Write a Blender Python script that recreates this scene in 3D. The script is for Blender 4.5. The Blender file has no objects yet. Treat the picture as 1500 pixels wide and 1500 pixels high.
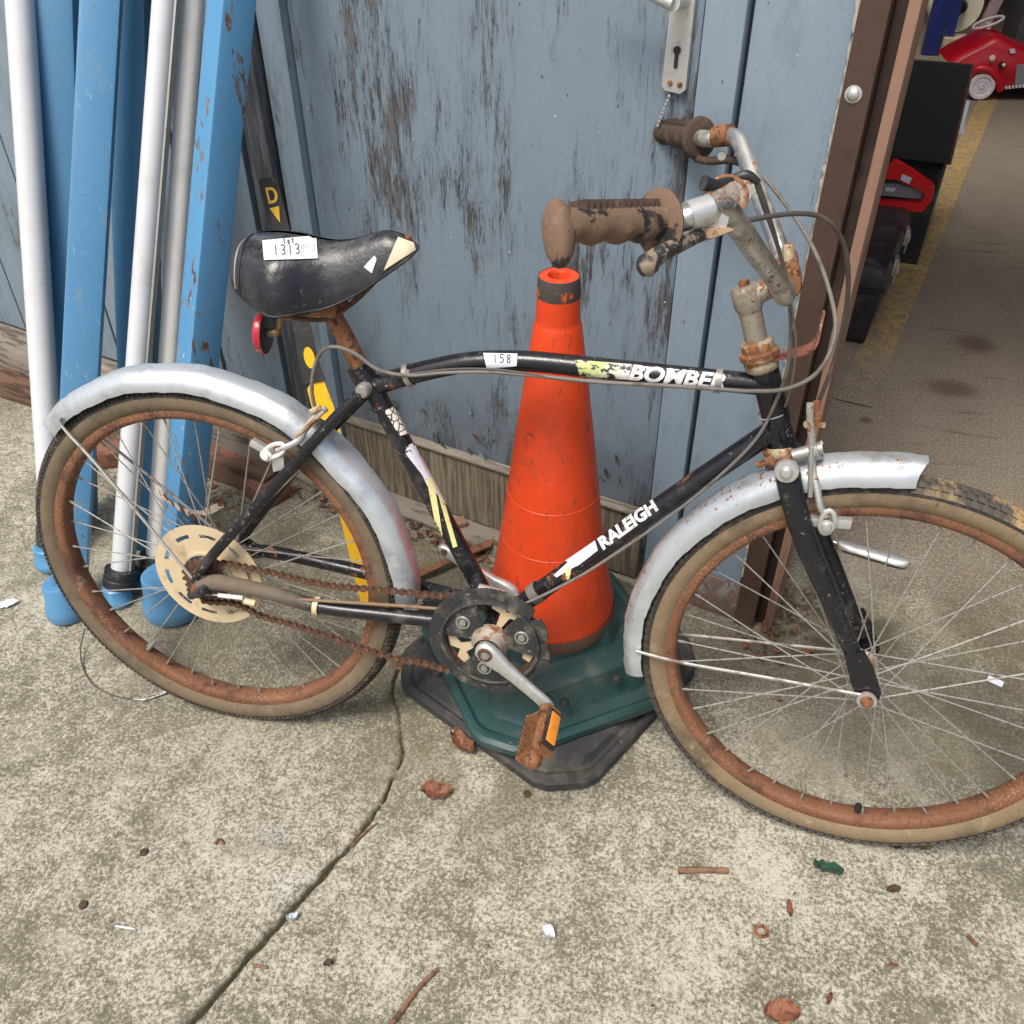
import bpy, bmesh, math, random
import numpy as np
from mathutils import Vector, Matrix
from mathutils.bvhtree import BVHTree
random.seed(7)
V = Vector
S = bpy.context.scene
COL = S.collection
PI = math.pi

# ------------------------------------------------------------------ camera
CAM_C = V((0.7319, -0.9467, 1.3126))
CR = V((0.9776, 0.2104, -0.0078)); CU = V((-0.1232, 0.6019, 0.7890)); CF = V((-0.1707, 0.7704, -0.6143))
FPX = 1298.0                                                      # focal length in photo pixels (1500 wide)
cd = bpy.data.cameras.new('camera'); cam = bpy.data.objects.new('camera', cd); COL.objects.link(cam)
cd.sensor_width = 36; cd.sensor_fit = 'HORIZONTAL'; cd.lens = 36 * FPX / 1500
cd.clip_start = 0.05; cd.clip_end = 1000
mw = Matrix((CR, CU, -CF)).transposed().to_4x4(); mw.translation = CAM_C
cam.matrix_world = mw
S.camera = cam

# ------------------------------------------------------------------ world, sun, exposure
W = bpy.data.worlds.new('World'); S.world = W; W.use_nodes = True
SUN_EL, SUN_AZ = math.radians(62), math.radians(205)              # azimuth clockwise from +Y
nt = W.node_tree; bg = nt.nodes['Background']
sky = nt.nodes.new('ShaderNodeTexSky'); sky.sky_type = 'NISHITA'; sky.sun_disc = False
sky.sun_elevation = SUN_EL; sky.sun_rotation = SUN_AZ
sky.air_density = 1.0; sky.dust_density = 6.0; sky.ozone_density = 1.0
nt.links.new(sky.outputs[0], bg.inputs[0]); bg.inputs[1].default_value = 0.085
sd = bpy.data.lights.new('sun', 'SUN'); sun = bpy.data.objects.new('sun', sd); COL.objects.link(sun)
sd.energy = 1.5; sd.angle = math.radians(20); sd.color = (1.0, 0.955, 0.89)
sdir = V((math.sin(SUN_AZ) * math.cos(SUN_EL), math.cos(SUN_AZ) * math.cos(SUN_EL), math.sin(SUN_EL)))
sun.rotation_euler = sdir.to_track_quat('Z', 'Y').to_euler(); sun.location = (0, -3, 5)
S.view_settings.view_transform = 'Standard'; S.view_settings.look = 'None'
S.view_settings.gamma = 1; S.view_settings.use_curve_mapping = False
S.view_settings.exposure = 0.98

# ------------------------------------------------------------------ measuring helpers (photo pixel -> point on a known plane of the place)
def ray(px, py):
    return (CR * ((px - 750) / FPX) - CU * ((py - 750) / FPX) + CF)
def on_plane(px, py, o, n):
    d = ray(px, py); return CAM_C + d * ((V(o) - CAM_C).dot(n) / d.dot(n))
def gd(px, py, z=0.0): return on_plane(px, py, (0, 0, z), V((0, 0, 1)))
TH = math.radians(-17.65)
WE = V((math.cos(TH), math.sin(TH), 0)); WN = V((math.sin(TH), -math.cos(TH), 0)); W0 = V((0.9099, 0.4338, 0))
def wp(u, v, z): return W0 + WE * u + WN * v + V((0, 0, z))       # wall coordinates: along, outward, up
def on_wall(px, py, v=0.0): return on_plane(px, py, W0 + WN * v, WN)
LEAN = 0.1491
BX = V((1, 0, 0)); BU = V((0, math.sin(LEAN), math.cos(LEAN))); BN = V((0, -math.cos(LEAN), math.sin(LEAN)))
def bp(x, off, z): return BX * x + BN * off + BU * z             # bicycle coordinates
def bk(px, py, off=0.0): return on_plane(px, py, BN * off, BN)
FC = V((1.0427, 0.0142, 0.3247)); FN = V((-0.1167, -0.9844, 0.1315)).normalized()
FH = V((0.993, -0.1177, 0)); FH = (FH - FN * FH.dot(FN)).normalized(); FU = V((0.0155, 0.1306, 0.9913)).normalized()
def fp(x, off, z): return FC + FH * x + FN * off + FU * z         # front wheel coordinates
def fk(px, py, off=0.0): return on_plane(px, py, FC + FN * off, FN)
SA = V((0.882, 0.092, 0.614)); SX = V((-0.345, 0.139, 0.928)).normalized()
SL = V((-0.033, -0.99, 0.136)); SL = (SL - SX * SL.dot(SX)).normalized(); SF_ = V((0.938, 0.017, 0.346)).normalized()
def sp(f, z, a): return SA + SF_ * f + SX * z + SL * a            # steering coordinates

# ------------------------------------------------------------------ mesh builder
class MB:
    def __init__(s): s.v = []; s.f = []; s.m = []
    def add(s, vs, fs, mi=0):
        b = len(s.v); s.v += [V(x) for x in vs]
        for f in fs: s.f.append([i + b for i in f]); s.m.append(mi)
        return s
    def tube(s, pts, r, seg=12, caps=True, mi=0, flat=None, ref=None):
        pts = [V(p) for p in pts]; n = len(pts)
        rs = r if isinstance(r, (list, tuple)) else [r] * n
        T = []
        for i in range(n):
            t = (pts[min(i + 1, n - 1)] - pts[max(i - 1, 0)])
            T.append(t.normalized() if t.length > 1e-9 else V((0, 0, 1)))
        a = V(ref) if ref is not None else (V((0, 0, 1)) if abs(T[0].z) < 0.9 else V((1, 0, 0)))
        N = (a - T[0] * a.dot(T[0])).normalized()
        vs = []
        for i in range(n):
            N = (N - T[i] * N.dot(T[i])).normalized(); B = T[i].cross(N)
            for k in range(seg):
                q = 2 * PI * k / seg
                vs.append(pts[i] + (N * math.cos(q) + B * math.sin(q) * (flat or 1)) * rs[i])
        fs = [[i * seg + k, i * seg + (k + 1) % seg, (i + 1) * seg + (k + 1) % seg, (i + 1) * seg + k] for i in range(n - 1) for k in range(seg)]
        if caps:
            fs.append(list(range(seg))[::-1]); fs.append([(n - 1) * seg + k for k in range(seg)])
        return s.add(vs, fs, mi)
    def loft(s, rings, closed_ring=True, closed_path=False, caps=False, mi=0):
        n = len(rings); m = len(rings[0]); vs = [p for r in rings for p in r]; fs = []
        for i in range(n if closed_path else n - 1):
            j = (i + 1) % n
            for k in range(m if closed_ring else m - 1):
                l = (k + 1) % m
                fs.append([i * m + k, i * m + l, j * m + l, j * m + k])
        if caps: fs.append(list(range(m))[::-1]); fs.append([(n - 1) * m + k for k in range(m)])
        return s.add(vs, fs, mi)
    def lathe(s, prof, o, ax, seg=24, mi=0, closed=False):
        o = V(o); ax = V(ax).normalized()
        a = V((0, 0, 1)) if abs(ax.z) < 0.9 else V((1, 0, 0)); N = (a - ax * a.dot(ax)).normalized(); B = ax.cross(N)
        rings = [[o + ax * h + (N * math.cos(2 * PI * k / seg) + B * math.sin(2 * PI * k / seg)) * r for (r, h) in prof] for k in range(seg)]
        return s.loft(rings, closed_ring=closed, closed_path=True, mi=mi)
    def box(s, c, ax, dim, mi=0, bev=0):
        c = V(c); X, Y, Z = [V(a).normalized() for a in ax]
        if bev <= 0:
            vs = [c + X * dim[0] / 2 * i + Y * dim[1] / 2 * j + Z * dim[2] / 2 * k for i in (-1, 1) for j in (-1, 1) for k in (-1, 1)]
            return s.add(vs, [[0, 1, 3, 2], [4, 6, 7, 5], [0, 4, 5, 1], [2, 3, 7, 6], [0, 2, 6, 4], [1, 5, 7, 3]], mi)
        bm = bmesh.new(); bmesh.ops.create_cube(bm, size=1)
        for v in bm.verts: v.co = V((v.co.x * dim[0], v.co.y * dim[1], v.co.z * dim[2]))
        bmesh.ops.bevel(bm, geom=bm.edges[:], offset=bev, segments=2, affect='EDGES', profile=0.6)
        bm.verts.index_update()
        vs = [c + X * v.co.x + Y * v.co.y + Z * v.co.z for v in bm.verts]; fs = [[v.index for v in f.verts] for f in bm.faces]
        bm.free(); return s.add(vs, fs, mi)
    def prism(s, poly, ext, mi=0, holes=None):
        ext = V(ext); n = len(poly); vs = [V(p) for p in poly] + [V(p) + ext for p in poly]
        fs = [list(range(n))[::-1], list(range(n, 2 * n))] + [[i, (i + 1) % n, n + (i + 1) % n, n + i] for i in range(n)]
        return s.add(vs, fs, mi)
    def bvh(s): return BVHTree.FromPolygons([tuple(v) for v in s.v], s.f)

ROOT = {}
def sm(me, ang):
    me.polygons.foreach_set('use_smooth', [True] * len(me.polygons))
    try: me.set_sharp_from_angle(angle=math.radians(ang))
    except Exception: pass
def put(mb, name, mats, parent=None, smooth=40, kind=None, label=None, normals=True):
    if not isinstance(mats, (list, tuple)): mats = [mats]
    me = bpy.data.meshes.new(name)
    M = ROOT[parent.name] if parent is not None else Matrix()
    Mi = M.inverted()
    me.from_pydata([tuple(Mi @ v) for v in mb.v], [], mb.f)
    for m in mats: me.materials.append(m)
    if len(mats) > 1: me.polygons.foreach_set('material_index', mb.m)
    me.update()
    if normals:
        bm = bmesh.new(); bm.from_mesh(me); bmesh.ops.recalc_face_normals(bm, faces=bm.faces[:]); bm.to_mesh(me); bm.free()
    if smooth: sm(me, smooth)
    o = bpy.data.objects.new(name, me); COL.objects.link(o)
    if parent is not None: o.parent = parent
    ROOT[o.name] = M
    if kind: o['kind'] = kind
    if label: o['label'] = label
    return o
def thing(name, label, cat, loc=(0, 0, 0), mat=None, group=None):
    o = bpy.data.objects.new(name, None); COL.objects.link(o); o.empty_display_size = 0.1
    M = mat if mat is not None else Matrix.Translation(V(loc))
    o.matrix_world = M; ROOT[o.name] = M.copy()
    o['label'] = label; o['category'] = cat
    if group: o['group'] = group
    return o
def single(mb, name, mats, label, cat, loc=None, group=None, smooth=40):
    """a thing that is one mesh"""
    c = V(loc) if loc is not None else mb.v[0].copy()
    mb.v = [v - c for v in mb.v]
    o = put(mb, name, mats, None, smooth); o.location = c; o['label'] = label; o['category'] = cat
    if group: o['group'] = group
    return o
def inst(mesh, name, parent, M):
    o = bpy.data.objects.new(name, mesh); COL.objects.link(o); o.parent = parent
    o.matrix_local = ROOT[parent.name].inverted() @ M; ROOT[o.name] = ROOT[parent.name]; return o
def canon(mb, name, mats, smooth=40):
    if not isinstance(mats, (list, tuple)): mats = [mats]
    me = bpy.data.meshes.new(name); me.from_pydata([tuple(v) for v in mb.v], [], mb.f)
    for m in mats: me.materials.append(m)
    if len(mats) > 1: me.polygons.foreach_set('material_index', mb.m)
    bm = bmesh.new(); bm.from_mesh(me); bmesh.ops.recalc_face_normals(bm, faces=bm.faces[:]); bm.to_mesh(me); bm.free()
    if smooth: sm(me, smooth)
    return me
def spline(pts, n=8):
    P = [V(p) for p in pts]; out = []
    for i in range(len(P) - 1):
        p0 = P[max(i - 1, 0)]; p1 = P[i]; p2 = P[i + 1]; p3 = P[min(i + 2, len(P) - 1)]
        for k in range(n):
            t = k / n
            out.append(0.5 * ((2 * p1) + (p2 - p0) * t + (2 * p0 - 5 * p1 + 4 * p2 - p3) * t * t + (3 * p1 - p0 - 3 * p2 + p3) * t ** 3))
    out.append(P[-1]); return out
def bez(vals, n): # spline for scalars
    P = spline([V((v, 0, 0)) for v in vals], n); return [p.x for p in P]

# ------------------------------------------------------------------ materials
class NB:
    def __init__(s, name):
        s.mat = bpy.data.materials.new(name); s.mat.use_nodes = True; s.nt = s.mat.node_tree
        s.b = s.nt.nodes['Principled BSDF']; s.tc = s.nt.nodes.new('ShaderNodeTexCoord')
        s.obj = s.tc.outputs['Object']
    def n(s, t): return s.nt.nodes.new(t)
    def l(s, a, b): s.nt.links.new(a, b)
    def setv(s, sock, val):
        if isinstance(val, bpy.types.NodeSocket): s.l(val, sock)
        elif isinstance(val, (tuple, list)) and sock.type == 'RGBA': sock.default_value = tuple(val) + ((1,) if len(val) == 3 else ())
        else: sock.default_value = val
    def scale(s, sc, vec=None, rot=None, loc=None):
        m = s.n('ShaderNodeMapping'); s.l(vec or s.obj, m.inputs[0])
        if not isinstance(sc, (tuple, list)): sc = (sc,) * 3
        m.inputs['Scale'].default_value = sc
        if rot: m.inputs['Rotation'].default_value = rot
        if loc: m.inputs['Location'].default_value = loc
        return m.outputs[0]
    def noise(s, sc, detail=4, rough=0.6, dist=0, vec=None, loc=None, rot=None):
        t = s.n('ShaderNodeTexNoise'); s.l(s.scale(sc, vec, rot, loc), t.inputs['Vector']); t.inputs['Scale'].default_value = 1
        t.inputs['Detail'].default_value = detail; t.inputs['Roughness'].default_value = rough; t.inputs['Distortion'].default_value = dist
        return t.outputs[0]
    def voro(s, sc, feature='F1', vec=None, rand=1):
        t = s.n('ShaderNodeTexVoronoi'); t.feature = feature; s.l(s.scale(sc, vec), t.inputs['Vector']); t.inputs['Scale'].default_value = 1
        t.inputs['Randomness'].default_value = rand
        return t.outputs['Distance'], (t.outputs['Color'] if feature != 'DISTANCE_TO_EDGE' else None)
    def step(s, x, lo, hi, inv=False):
        m = s.n('ShaderNodeMapRange'); m.interpolation_type = 'SMOOTHSTEP'; s.setv(m.inputs['Value'], x)
        m.inputs['From Min'].default_value = lo; m.inputs['From Max'].default_value = hi
        if inv: m.inputs['To Min'].default_value = 1; m.inputs['To Max'].default_value = 0
        return m.outputs[0]
    def math(s, op, a, b=0.0, c=None):
        m = s.n('ShaderNodeMath'); m.operation = op; s.setv(m.inputs[0], a); s.setv(m.inputs[1], b)
        if c is not None: s.setv(m.inputs[2], c)
        return m.outputs[0]
    def mix(s, f, a, b):
        m = s.n('ShaderNodeMix'); m.data_type = 'RGBA'; s.setv(m.inputs[0], f); s.setv(m.inputs[6], a); s.setv(m.inputs[7], b); return m.outputs[2]
    def mixf(s, f, a, b):
        m = s.n('ShaderNodeMix'); m.data_type = 'FLOAT'; s.setv(m.inputs[0], f); s.setv(m.inputs[2], a); s.setv(m.inputs[3], b); return m.outputs[0]
    def sep(s, vec=None):
        m = s.n('ShaderNodeSeparateXYZ'); s.l(vec or s.obj, m.inputs[0]); return m.outputs
    def dot(s, vec, d):
        m = s.n('ShaderNodeVectorMath'); m.operation = 'DOT_PRODUCT'; s.l(vec, m.inputs[0]); m.inputs[1].default_value = d; return m.outputs['Value']
    def blob(s, c, rx, ry=None, vec=None, soft=0.6):
        """1 inside an ellipse round c (first two coordinates), soft edge"""
        m = s.n('ShaderNodeMapping'); s.l(vec or s.obj, m.inputs[0]); m.vector_type = 'POINT'
        ry = ry or rx
        m.inputs['Location'].default_value = (-c[0] / rx, -c[1] / ry, 0); m.inputs['Scale'].default_value = (1 / rx, 1 / ry, 0)
        q = s.n('ShaderNodeVectorMath'); q.operation = 'LENGTH'; s.l(m.outputs[0], q.inputs[0])
        return s.step(q.outputs['Value'], 1 - soft, 1.0 + soft * 0.4, inv=True)
    def out(s, col, rough=0.6, metal=0.0, bump=None, bs=0.3, bd=0.002, spec=None, coat=None):
        s.setv(s.b.inputs['Base Color'], col); s.setv(s.b.inputs['Roughness'], rough); s.setv(s.b.inputs['Metallic'], metal)
        if spec is not None: s.b.inputs['Specular IOR Level'].default_value = spec
        if coat is not None: s.b.inputs['Coat Weight'].default_value = coat; s.b.inputs['Coat Roughness'].default_value = 0.15
        if bump is not None:
            bn = s.n('ShaderNodeBump'); bn.inputs['Strength'].default_value = bs; bn.inputs['Distance'].default_value = bd
            s.l(bump, bn.inputs['Height']); s.l(bn.outputs[0], s.b.inputs['Normal'])
        return s.mat

def worn(name, base, layers=(), rough=0.5, metal=0.0, bs=0.25, bd=0.001, bscale=300, var=0.12, spec=None, grain=None):
    """base colour with mottling, then layers (colour, scale, lo, hi, rough, metal, mask-scale, mask-lo, mask-hi)"""
    k = NB(name); a = tuple(c * (1 - var) for c in base); b = tuple(min(1, c * (1 + var)) for c in base)
    col = k.mix(k.noise(grain or 25, 5), a, b); ro = rough; me = metal; h = k.noise(bscale, 3)
    for i, L in enumerate(layers):
        c, sc, lo, hi, r, m = L[:6]
        f = k.step(k.noise(sc, 6, 0.65, loc=(i * 3.7, i * 1.3, i * 2.1)), lo, hi)
        if len(L) > 6: f = k.math('MULTIPLY', f, k.step(k.noise(L[6], 2, 0.5, loc=(i * 1.7 + 5, i, 3)), L[7], L[8]))
        cv = k.mix(k.noise(180, 4), tuple(x * 0.65 for x in c), tuple(min(1, x * 1.35) for x in c))
        col = k.mix(f, col, cv); ro = k.mixf(f, ro, r); me = k.mixf(f, me, m); h = k.math('ADD', h, k.math('MULTIPLY', f, 0.8))
    return k.out(col, ro, me, h, bs, bd, spec)

RUST = (0.20, 0.075, 0.028); RUSTD = (0.075, 0.032, 0.018); RUSTL = (0.36, 0.16, 0.06)
M = {}
M['black_paint'] = worn('black_paint', (0.011, 0.011, 0.014), [((0.045, 0.044, 0.046), 26, .52, .70, .55, 0), ((0.26, 0.25, 0.24), 130, .60, .64, .8, 0, 16, .50, .60), (RUST, 60, .56, .62, .85, 0, 9, .545, .60), ((.10, .085, .07), 60, .58, .7, .8, 0, 6, .5, .62)], rough=.24, bs=.3)
M['rust'] = worn('rust', RUST, [(RUSTD, 70, .5, .62, .9, 0), (RUSTL, 110, .55, .68, .9, 0)], rough=.85, bs=.6, bd=.0012)
M['rust_post'] = worn('rust_post', (0.24, 0.105, 0.045), [(RUSTD, 90, .52, .62, .8, 0.1), ((0.40, .21, .08), 35, .55, .7, .7, .2), ((0.28, .26, .24), 60, .6, .68, .4, .7)], rough=.65, metal=.15, bs=.5)
M['chain_rust'] = worn('chain_rust', (0.085, 0.043, 0.027), [((0.19, 0.085, 0.042), 120, .5, .65, .9, 0)], rough=.85, bs=.5)
M['rim_rust'] = worn('rim_rust', (0.195, 0.086, 0.042), [((0.12, .052, .03), 260, .50, .66, .85, .0), ((0.085, .036, .024), 22, .48, .64, .85, 0), ((.30, .25, .2), 30, .66, .71, .5, .5), ((0.38, .22, .115), 300, .50, .66, .7, .1, 5, .44, .62)], rough=.7, metal=.1, bs=.5, bd=.0008, var=.3)
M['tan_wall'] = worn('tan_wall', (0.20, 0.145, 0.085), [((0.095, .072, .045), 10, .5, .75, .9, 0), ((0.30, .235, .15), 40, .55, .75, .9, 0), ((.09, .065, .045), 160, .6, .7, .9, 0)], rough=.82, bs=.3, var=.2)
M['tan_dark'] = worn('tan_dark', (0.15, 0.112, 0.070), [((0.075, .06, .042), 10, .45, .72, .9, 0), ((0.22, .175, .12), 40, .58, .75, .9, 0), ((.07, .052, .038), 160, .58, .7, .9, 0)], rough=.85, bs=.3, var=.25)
M['tyre_black'] = worn('tyre_black', (0.028, 0.026, 0.024), [((0.12, .10, .075), 60, .5, .7, .95, 0)], rough=.85, bs=.4)
M['tyre_brown'] = worn('tyre_brown', (0.05, 0.042, 0.033), [((0.15, .115, .075), 45, .48, .7, .95, 0)], rough=.9, bs=.4)
M['galv'] = worn('galv', (0.60, 0.655, 0.69), [((0.37, .40, .42), 14, .46, .70, .5, .5), (RUST, 130, .63, .69, .85, 0, 9, .52, .60), ((0.40, .22, .10), 60, .66, .73, .8, 0, 7, .5, .6)], rough=.34, metal=.55, bs=.25, bd=.0007)
M['galv_rusty'] = worn('galv_rusty', (0.60, 0.64, 0.66), [((0.42, .45, .47), 18, .5, .7, .5, .7), (RUST, 110, .55, .63, .85, 0, 9, .44, .58), ((0.45, .30, .16), 45, .6, .7, .8, 0, 7, .45, .6)], rough=.34, metal=.5, bs=.3, bd=.0007)
M['chrome'] = worn('chrome', (0.58, 0.58, 0.55), [((0.30, .27, .22), 30, .48, .66, .65, .3), (RUST, 130, .555, .62, .85, 0, 16, .44, .56)], rough=.3, metal=.9, bs=.3, bd=.0006)
M['chrome_rusty'] = worn('chrome_rusty', (0.38, 0.35, 0.29), [((0.17, .145, .11), 30, .44, .62, .75, .1), (RUST, 90, .53, .61, .85, 0, 14, .40, .54), (RUSTD, 160, .60, .66, .9, 0)], rough=.42, metal=.6, bs=.4, bd=.0006)
M['rust_cream'] = worn('rust_cream', (0.44, 0.37, 0.26), [(RUST, 45, .47, .58, .85, 0), ((0.36, .17, .06), 90, .52, .62, .85, 0)], rough=.6, metal=.3, bs=.5)
M['alloy'] = worn('alloy', (0.60, 0.61, 0.60), [((0.32, .30, .27), 40, .55, .72, .6, .5), (RUSTL, 100, .68, .74, .8, 0)], rough=.42, metal=.7, bs=.2)
M['steel_grey'] = worn('steel_grey', (0.36, 0.36, 0.33), [(RUST, 90, .6, .7, .85, 0)], rough=.5, metal=.6)
M['spoke'] = worn('spoke', (0.50, 0.49, 0.46), [((0.16, .12, .09), 30, .48, .66, .7, .2)], rough=.42, metal=.75)
M['cream_disc'] = worn('cream_disc', (0.58, 0.47, 0.30), [((0.33, .23, .12), 22, .55, .75, .8, 0), ((.2, .12, .06), 90, .66, .72, .8, 0)], rough=.55)
M['dirty_plastic'] = worn('dirty_plastic', (0.028, 0.029, 0.03), [((0.15, .135, .105), 30, .46, .70, .9, 0), ((.22, .20, .17), 110, .62, .7, .9, 0)], rough=.6, bs=.4)
M['grip'] = worn('grip', (0.165, 0.105, 0.068), [((0.022, .02, .02), 30, .55, .60, .55, 0), ((0.24, .175, .125), 60, .55, .75, .95, 0)], rough=.9, bs=.5, var=.25)
M['grip_dark'] = worn('grip_dark', (0.06, 0.038, 0.028), [((0.13, .085, .06), 40, .5, .7, .95, 0)], rough=.85, bs=.4)
M['lever'] = worn('lever', (0.03, 0.03, 0.032), [((0.24, .19, .14), 70, .50, .56, .9, 0)], rough=.5)
M['cable'] = worn('cable', (0.075, 0.066, 0.058), [((0.16, .12, .09), 20, .5, .7, .8, 0)], rough=.6)
M['cable_grey'] = worn('cable_grey', (0.16, 0.15, 0.135), [((0.09, .07, .05), 25, .5, .7, .8, 0)], rough=.6)
M['cable_brown'] = worn('cable_brown', (0.22, 0.145, 0.085), [((0.12, .075, .045), 25, .5, .7, .8, 0)], rough=.7)
k = NB('saddle_vinyl'); d_ = k.step(k.noise(14, 5, .65), .42, .70); sc = k.step(k.noise((60, 160, 90), 5, .7), .60, .66)
zs = k.step(k.sep()[2], .845, .885)
c = k.mix(d_, (0.013, 0.014, 0.018), (0.045, 0.047, 0.054)); c = k.mix(k.math('MULTIPLY', k.math('MULTIPLY', zs, k.step(k.noise(40, 5), .42, .62)), .55), c, (0.12, 0.12, 0.118)); c = k.mix(k.math('MULTIPLY', sc, .5), c, (0.14, 0.13, 0.115))
M['saddle'] = k.out(c, k.mixf(d_, .24, .46), 0, k.math('ADD', k.math('MULTIPLY', k.noise(26, 3, .55), 2.6), k.math('MULTIPLY', k.noise(300, 3), .35)), .5, .0022)
M['cream_vinyl'] = worn('cream_vinyl', (0.66, 0.58, 0.42), [((0.4, .28, .14), 40, .58, .7, .8, 0)], rough=.6)
M['white_vinyl'] = worn('white_vinyl', (0.72, 0.71, 0.68), rough=.5)
M['reflector_red'] = worn('reflector_red', (0.42, 0.02, 0.035), [((0.55, .2, .2), 60, .6, .7, .6, 0)], rough=.25)
M['amber'] = worn('amber', (0.75, 0.27, 0.035), [((0.45, .15, .03), 90, .58, .7, .5, 0)], rough=.35)
M['orange'] = worn('orange', (0.62, 0.052, 0.008), [((0.42, .045, .012), 9, .5, .75, .6, 0), ((0.07, .026, .018), 50, .635, .66, .8, 0, 10, .5, .58), ((0.30, .045, .02), (90, 90, 25), .60, .66, .7, 0), ((.66, .13, .05), 60, .64, .74, .6, 0)], rough=.45, bs=.2, bd=.0012, bscale=90)
M['orange_scuff'] = worn('orange_scuff', (0.06, 0.05, 0.045), [((0.65, .10, .02), 40, .57, .63, .6, 0)], rough=.7)
M['teal'] = worn('teal', (0.020, 0.062, 0.060), [((0.065, .078, .072), 16, .48, .70, .7, 0), ((.13, .11, .085), 90, .64, .7, .9, 0), ((.016, .045, .042), 8, .5, .7, .5, 0)], rough=.36, bs=.25, bd=.001)
M['rubber'] = worn('rubber', (0.034, 0.034, 0.034), [((0.10, .092, .075), 22, .46, .70, .9, 0), ((.2, .19, .16), 120, .65, .7, .9, 0)], rough=.72, bs=.4)
M['white_post'] = worn('white_post', (0.58, 0.60, 0.62), [((0.46, .46, .45), 6, .5, .75, .4, 0), ((.36, .33, .27), (60, 60, 14), .60, .70, .6, 0, 5, .5, .6), ((.12, .11, .1), 90, .70, .72, .7, 0)], rough=.25, bs=.02, var=.02)
M['cream_post'] = worn('cream_post', (0.80, 0.80, 0.76), [((0.65, .64, .58), 6, .5, .75, .4, 0), ((.05, .05, .05), 50, .72, .74, .6, 0)], rough=.28, bs=.02, var=.02)
M['black_rubber'] = worn('black_rubber', (0.02, 0.021, 0.024), [((.08, .08, .085), 30, .5, .7, .6, 0)], rough=.45)
M['tool_black'] = worn('tool_black', (0.02, 0.02, 0.02), [((.08, .07, .06), 60, .56, .68, .8, 0)], rough=.6)
M['tool_yellow'] = worn('tool_yellow', (0.82, 0.47, 0.015), [((.5, .3, .05), 30, .6, .72, .6, 0)], rough=.35)
M['brown_steel'] = worn('brown_steel', (0.074, 0.044, 0.034), [((0.135, .088, .064), (7, 7, 1.5), .45, .7, .5, .0), ((.045, .027, .021), 25, .55, .7, .6, 0)], rough=.42, bs=.15)
M['brown_shaded'] = worn('brown_shaded', (0.035, 0.021, 0.017), [((0.07, .045, .035), 12, .5, .7, .7, 0)], rough=.6)  # darker copy of the post brown, with the slot's shade painted in
M['tan_strip'] = worn('tan_strip', (0.28, 0.165, 0.115), [((0.16, .085, .055), (30, 30, 4), .5, .66, .8, 0), ((.05, .03, .02), (60, 60, 12), .64, .68, .9, 0)], rough=.7, bs=.3)
M['paper'] = worn('paper', (0.62, 0.67, 0.74), rough=.8, var=.04)
M['ink'] = worn('ink', (0.045, 0.045, 0.06), rough=.7)
M['leaf_brown'] = worn('leaf_brown', (0.21, 0.085, 0.045), [((.09, .035, .02), 90, .48, .62, .9, 0), ((.36, .18, .10), 45, .52, .66, .8, 0)], rough=.75, bs=.6, bd=.002, bscale=200)
M['leaf_dark'] = worn('leaf_dark', (0.07, 0.035, 0.026), rough=.85, var=.4)
M['bark'] = worn('bark', (0.22, 0.125, 0.075), [((.07, .04, .025), (20, 90, 90), .5, .64, .9, 0)], rough=.9, bs=.5)
M['green_scrap'] = worn('green_scrap', (0.02, 0.07, 0.045), [((.07, .12, .08), 60, .5, .66, .8, 0)], rough=.7)
M['dirt'] = worn('dirt', (0.045, 0.034, 0.024), [((.12, .08, .05), 120, .52, .62, .95, 0)], rough=.95, bs=.6, bd=.003)
M['brick'] = worn('brick', (0.20, 0.085, 0.055), [((.09, .05, .035), 40, .5, .66, .95, 0)], rough=.9, bs=.5)
M['black_case'] = worn('black_case', (0.018, 0.018, 0.02), [((.06, .058, .055), 14, .48, .72, .7, 0)], rough=.36, bs=.15)
M['black_flat'] = worn('black_flat', (0.014, 0.014, 0.016), rough=.7)
M['red_plastic'] = worn('red_plastic', (0.66, 0.012, 0.014), rough=.3, var=.05)
M['red_car'] = worn('red_car', (0.50, 0.008, 0.02), [((.3, .01, .015), 5, .5, .7, .4, 0)], rough=.28, var=.05)
M['navy'] = worn('navy', (0.018, 0.03, 0.17), rough=.4)
M['roll_white'] = worn('roll_white', (0.72, 0.70, 0.56), rough=.5, var=.05)
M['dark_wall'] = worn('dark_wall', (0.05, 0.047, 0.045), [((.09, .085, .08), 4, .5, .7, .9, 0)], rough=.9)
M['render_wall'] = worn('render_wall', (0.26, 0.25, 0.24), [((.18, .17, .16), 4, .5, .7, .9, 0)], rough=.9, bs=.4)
M['grey_car'] = worn('grey_car', (0.22, 0.23, 0.24), rough=.45)
M['purple_beam'] = worn('purple_beam', (0.17, 0.10, 0.11), [((.25, .25, .25), 15, .5, .7, .6, 0)], rough=.6)
M['wood_grey'] = worn('wood_grey', (0.21, 0.185, 0.15), [((.09, .075, .058), (6, 40, 60), .5, .62, .95, 0), ((.28, .25, .21), (4, 30, 40), .55, .7, .95, 0)], rough=.9, bs=.6, bd=.003)
M['wood_brown'] = worn('wood_brown', (0.13, 0.075, 0.045), [((.05, .03, .02), (6, 40, 60), .5, .62, .95, 0)], rough=.9, bs=.6, bd=.003)

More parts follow.
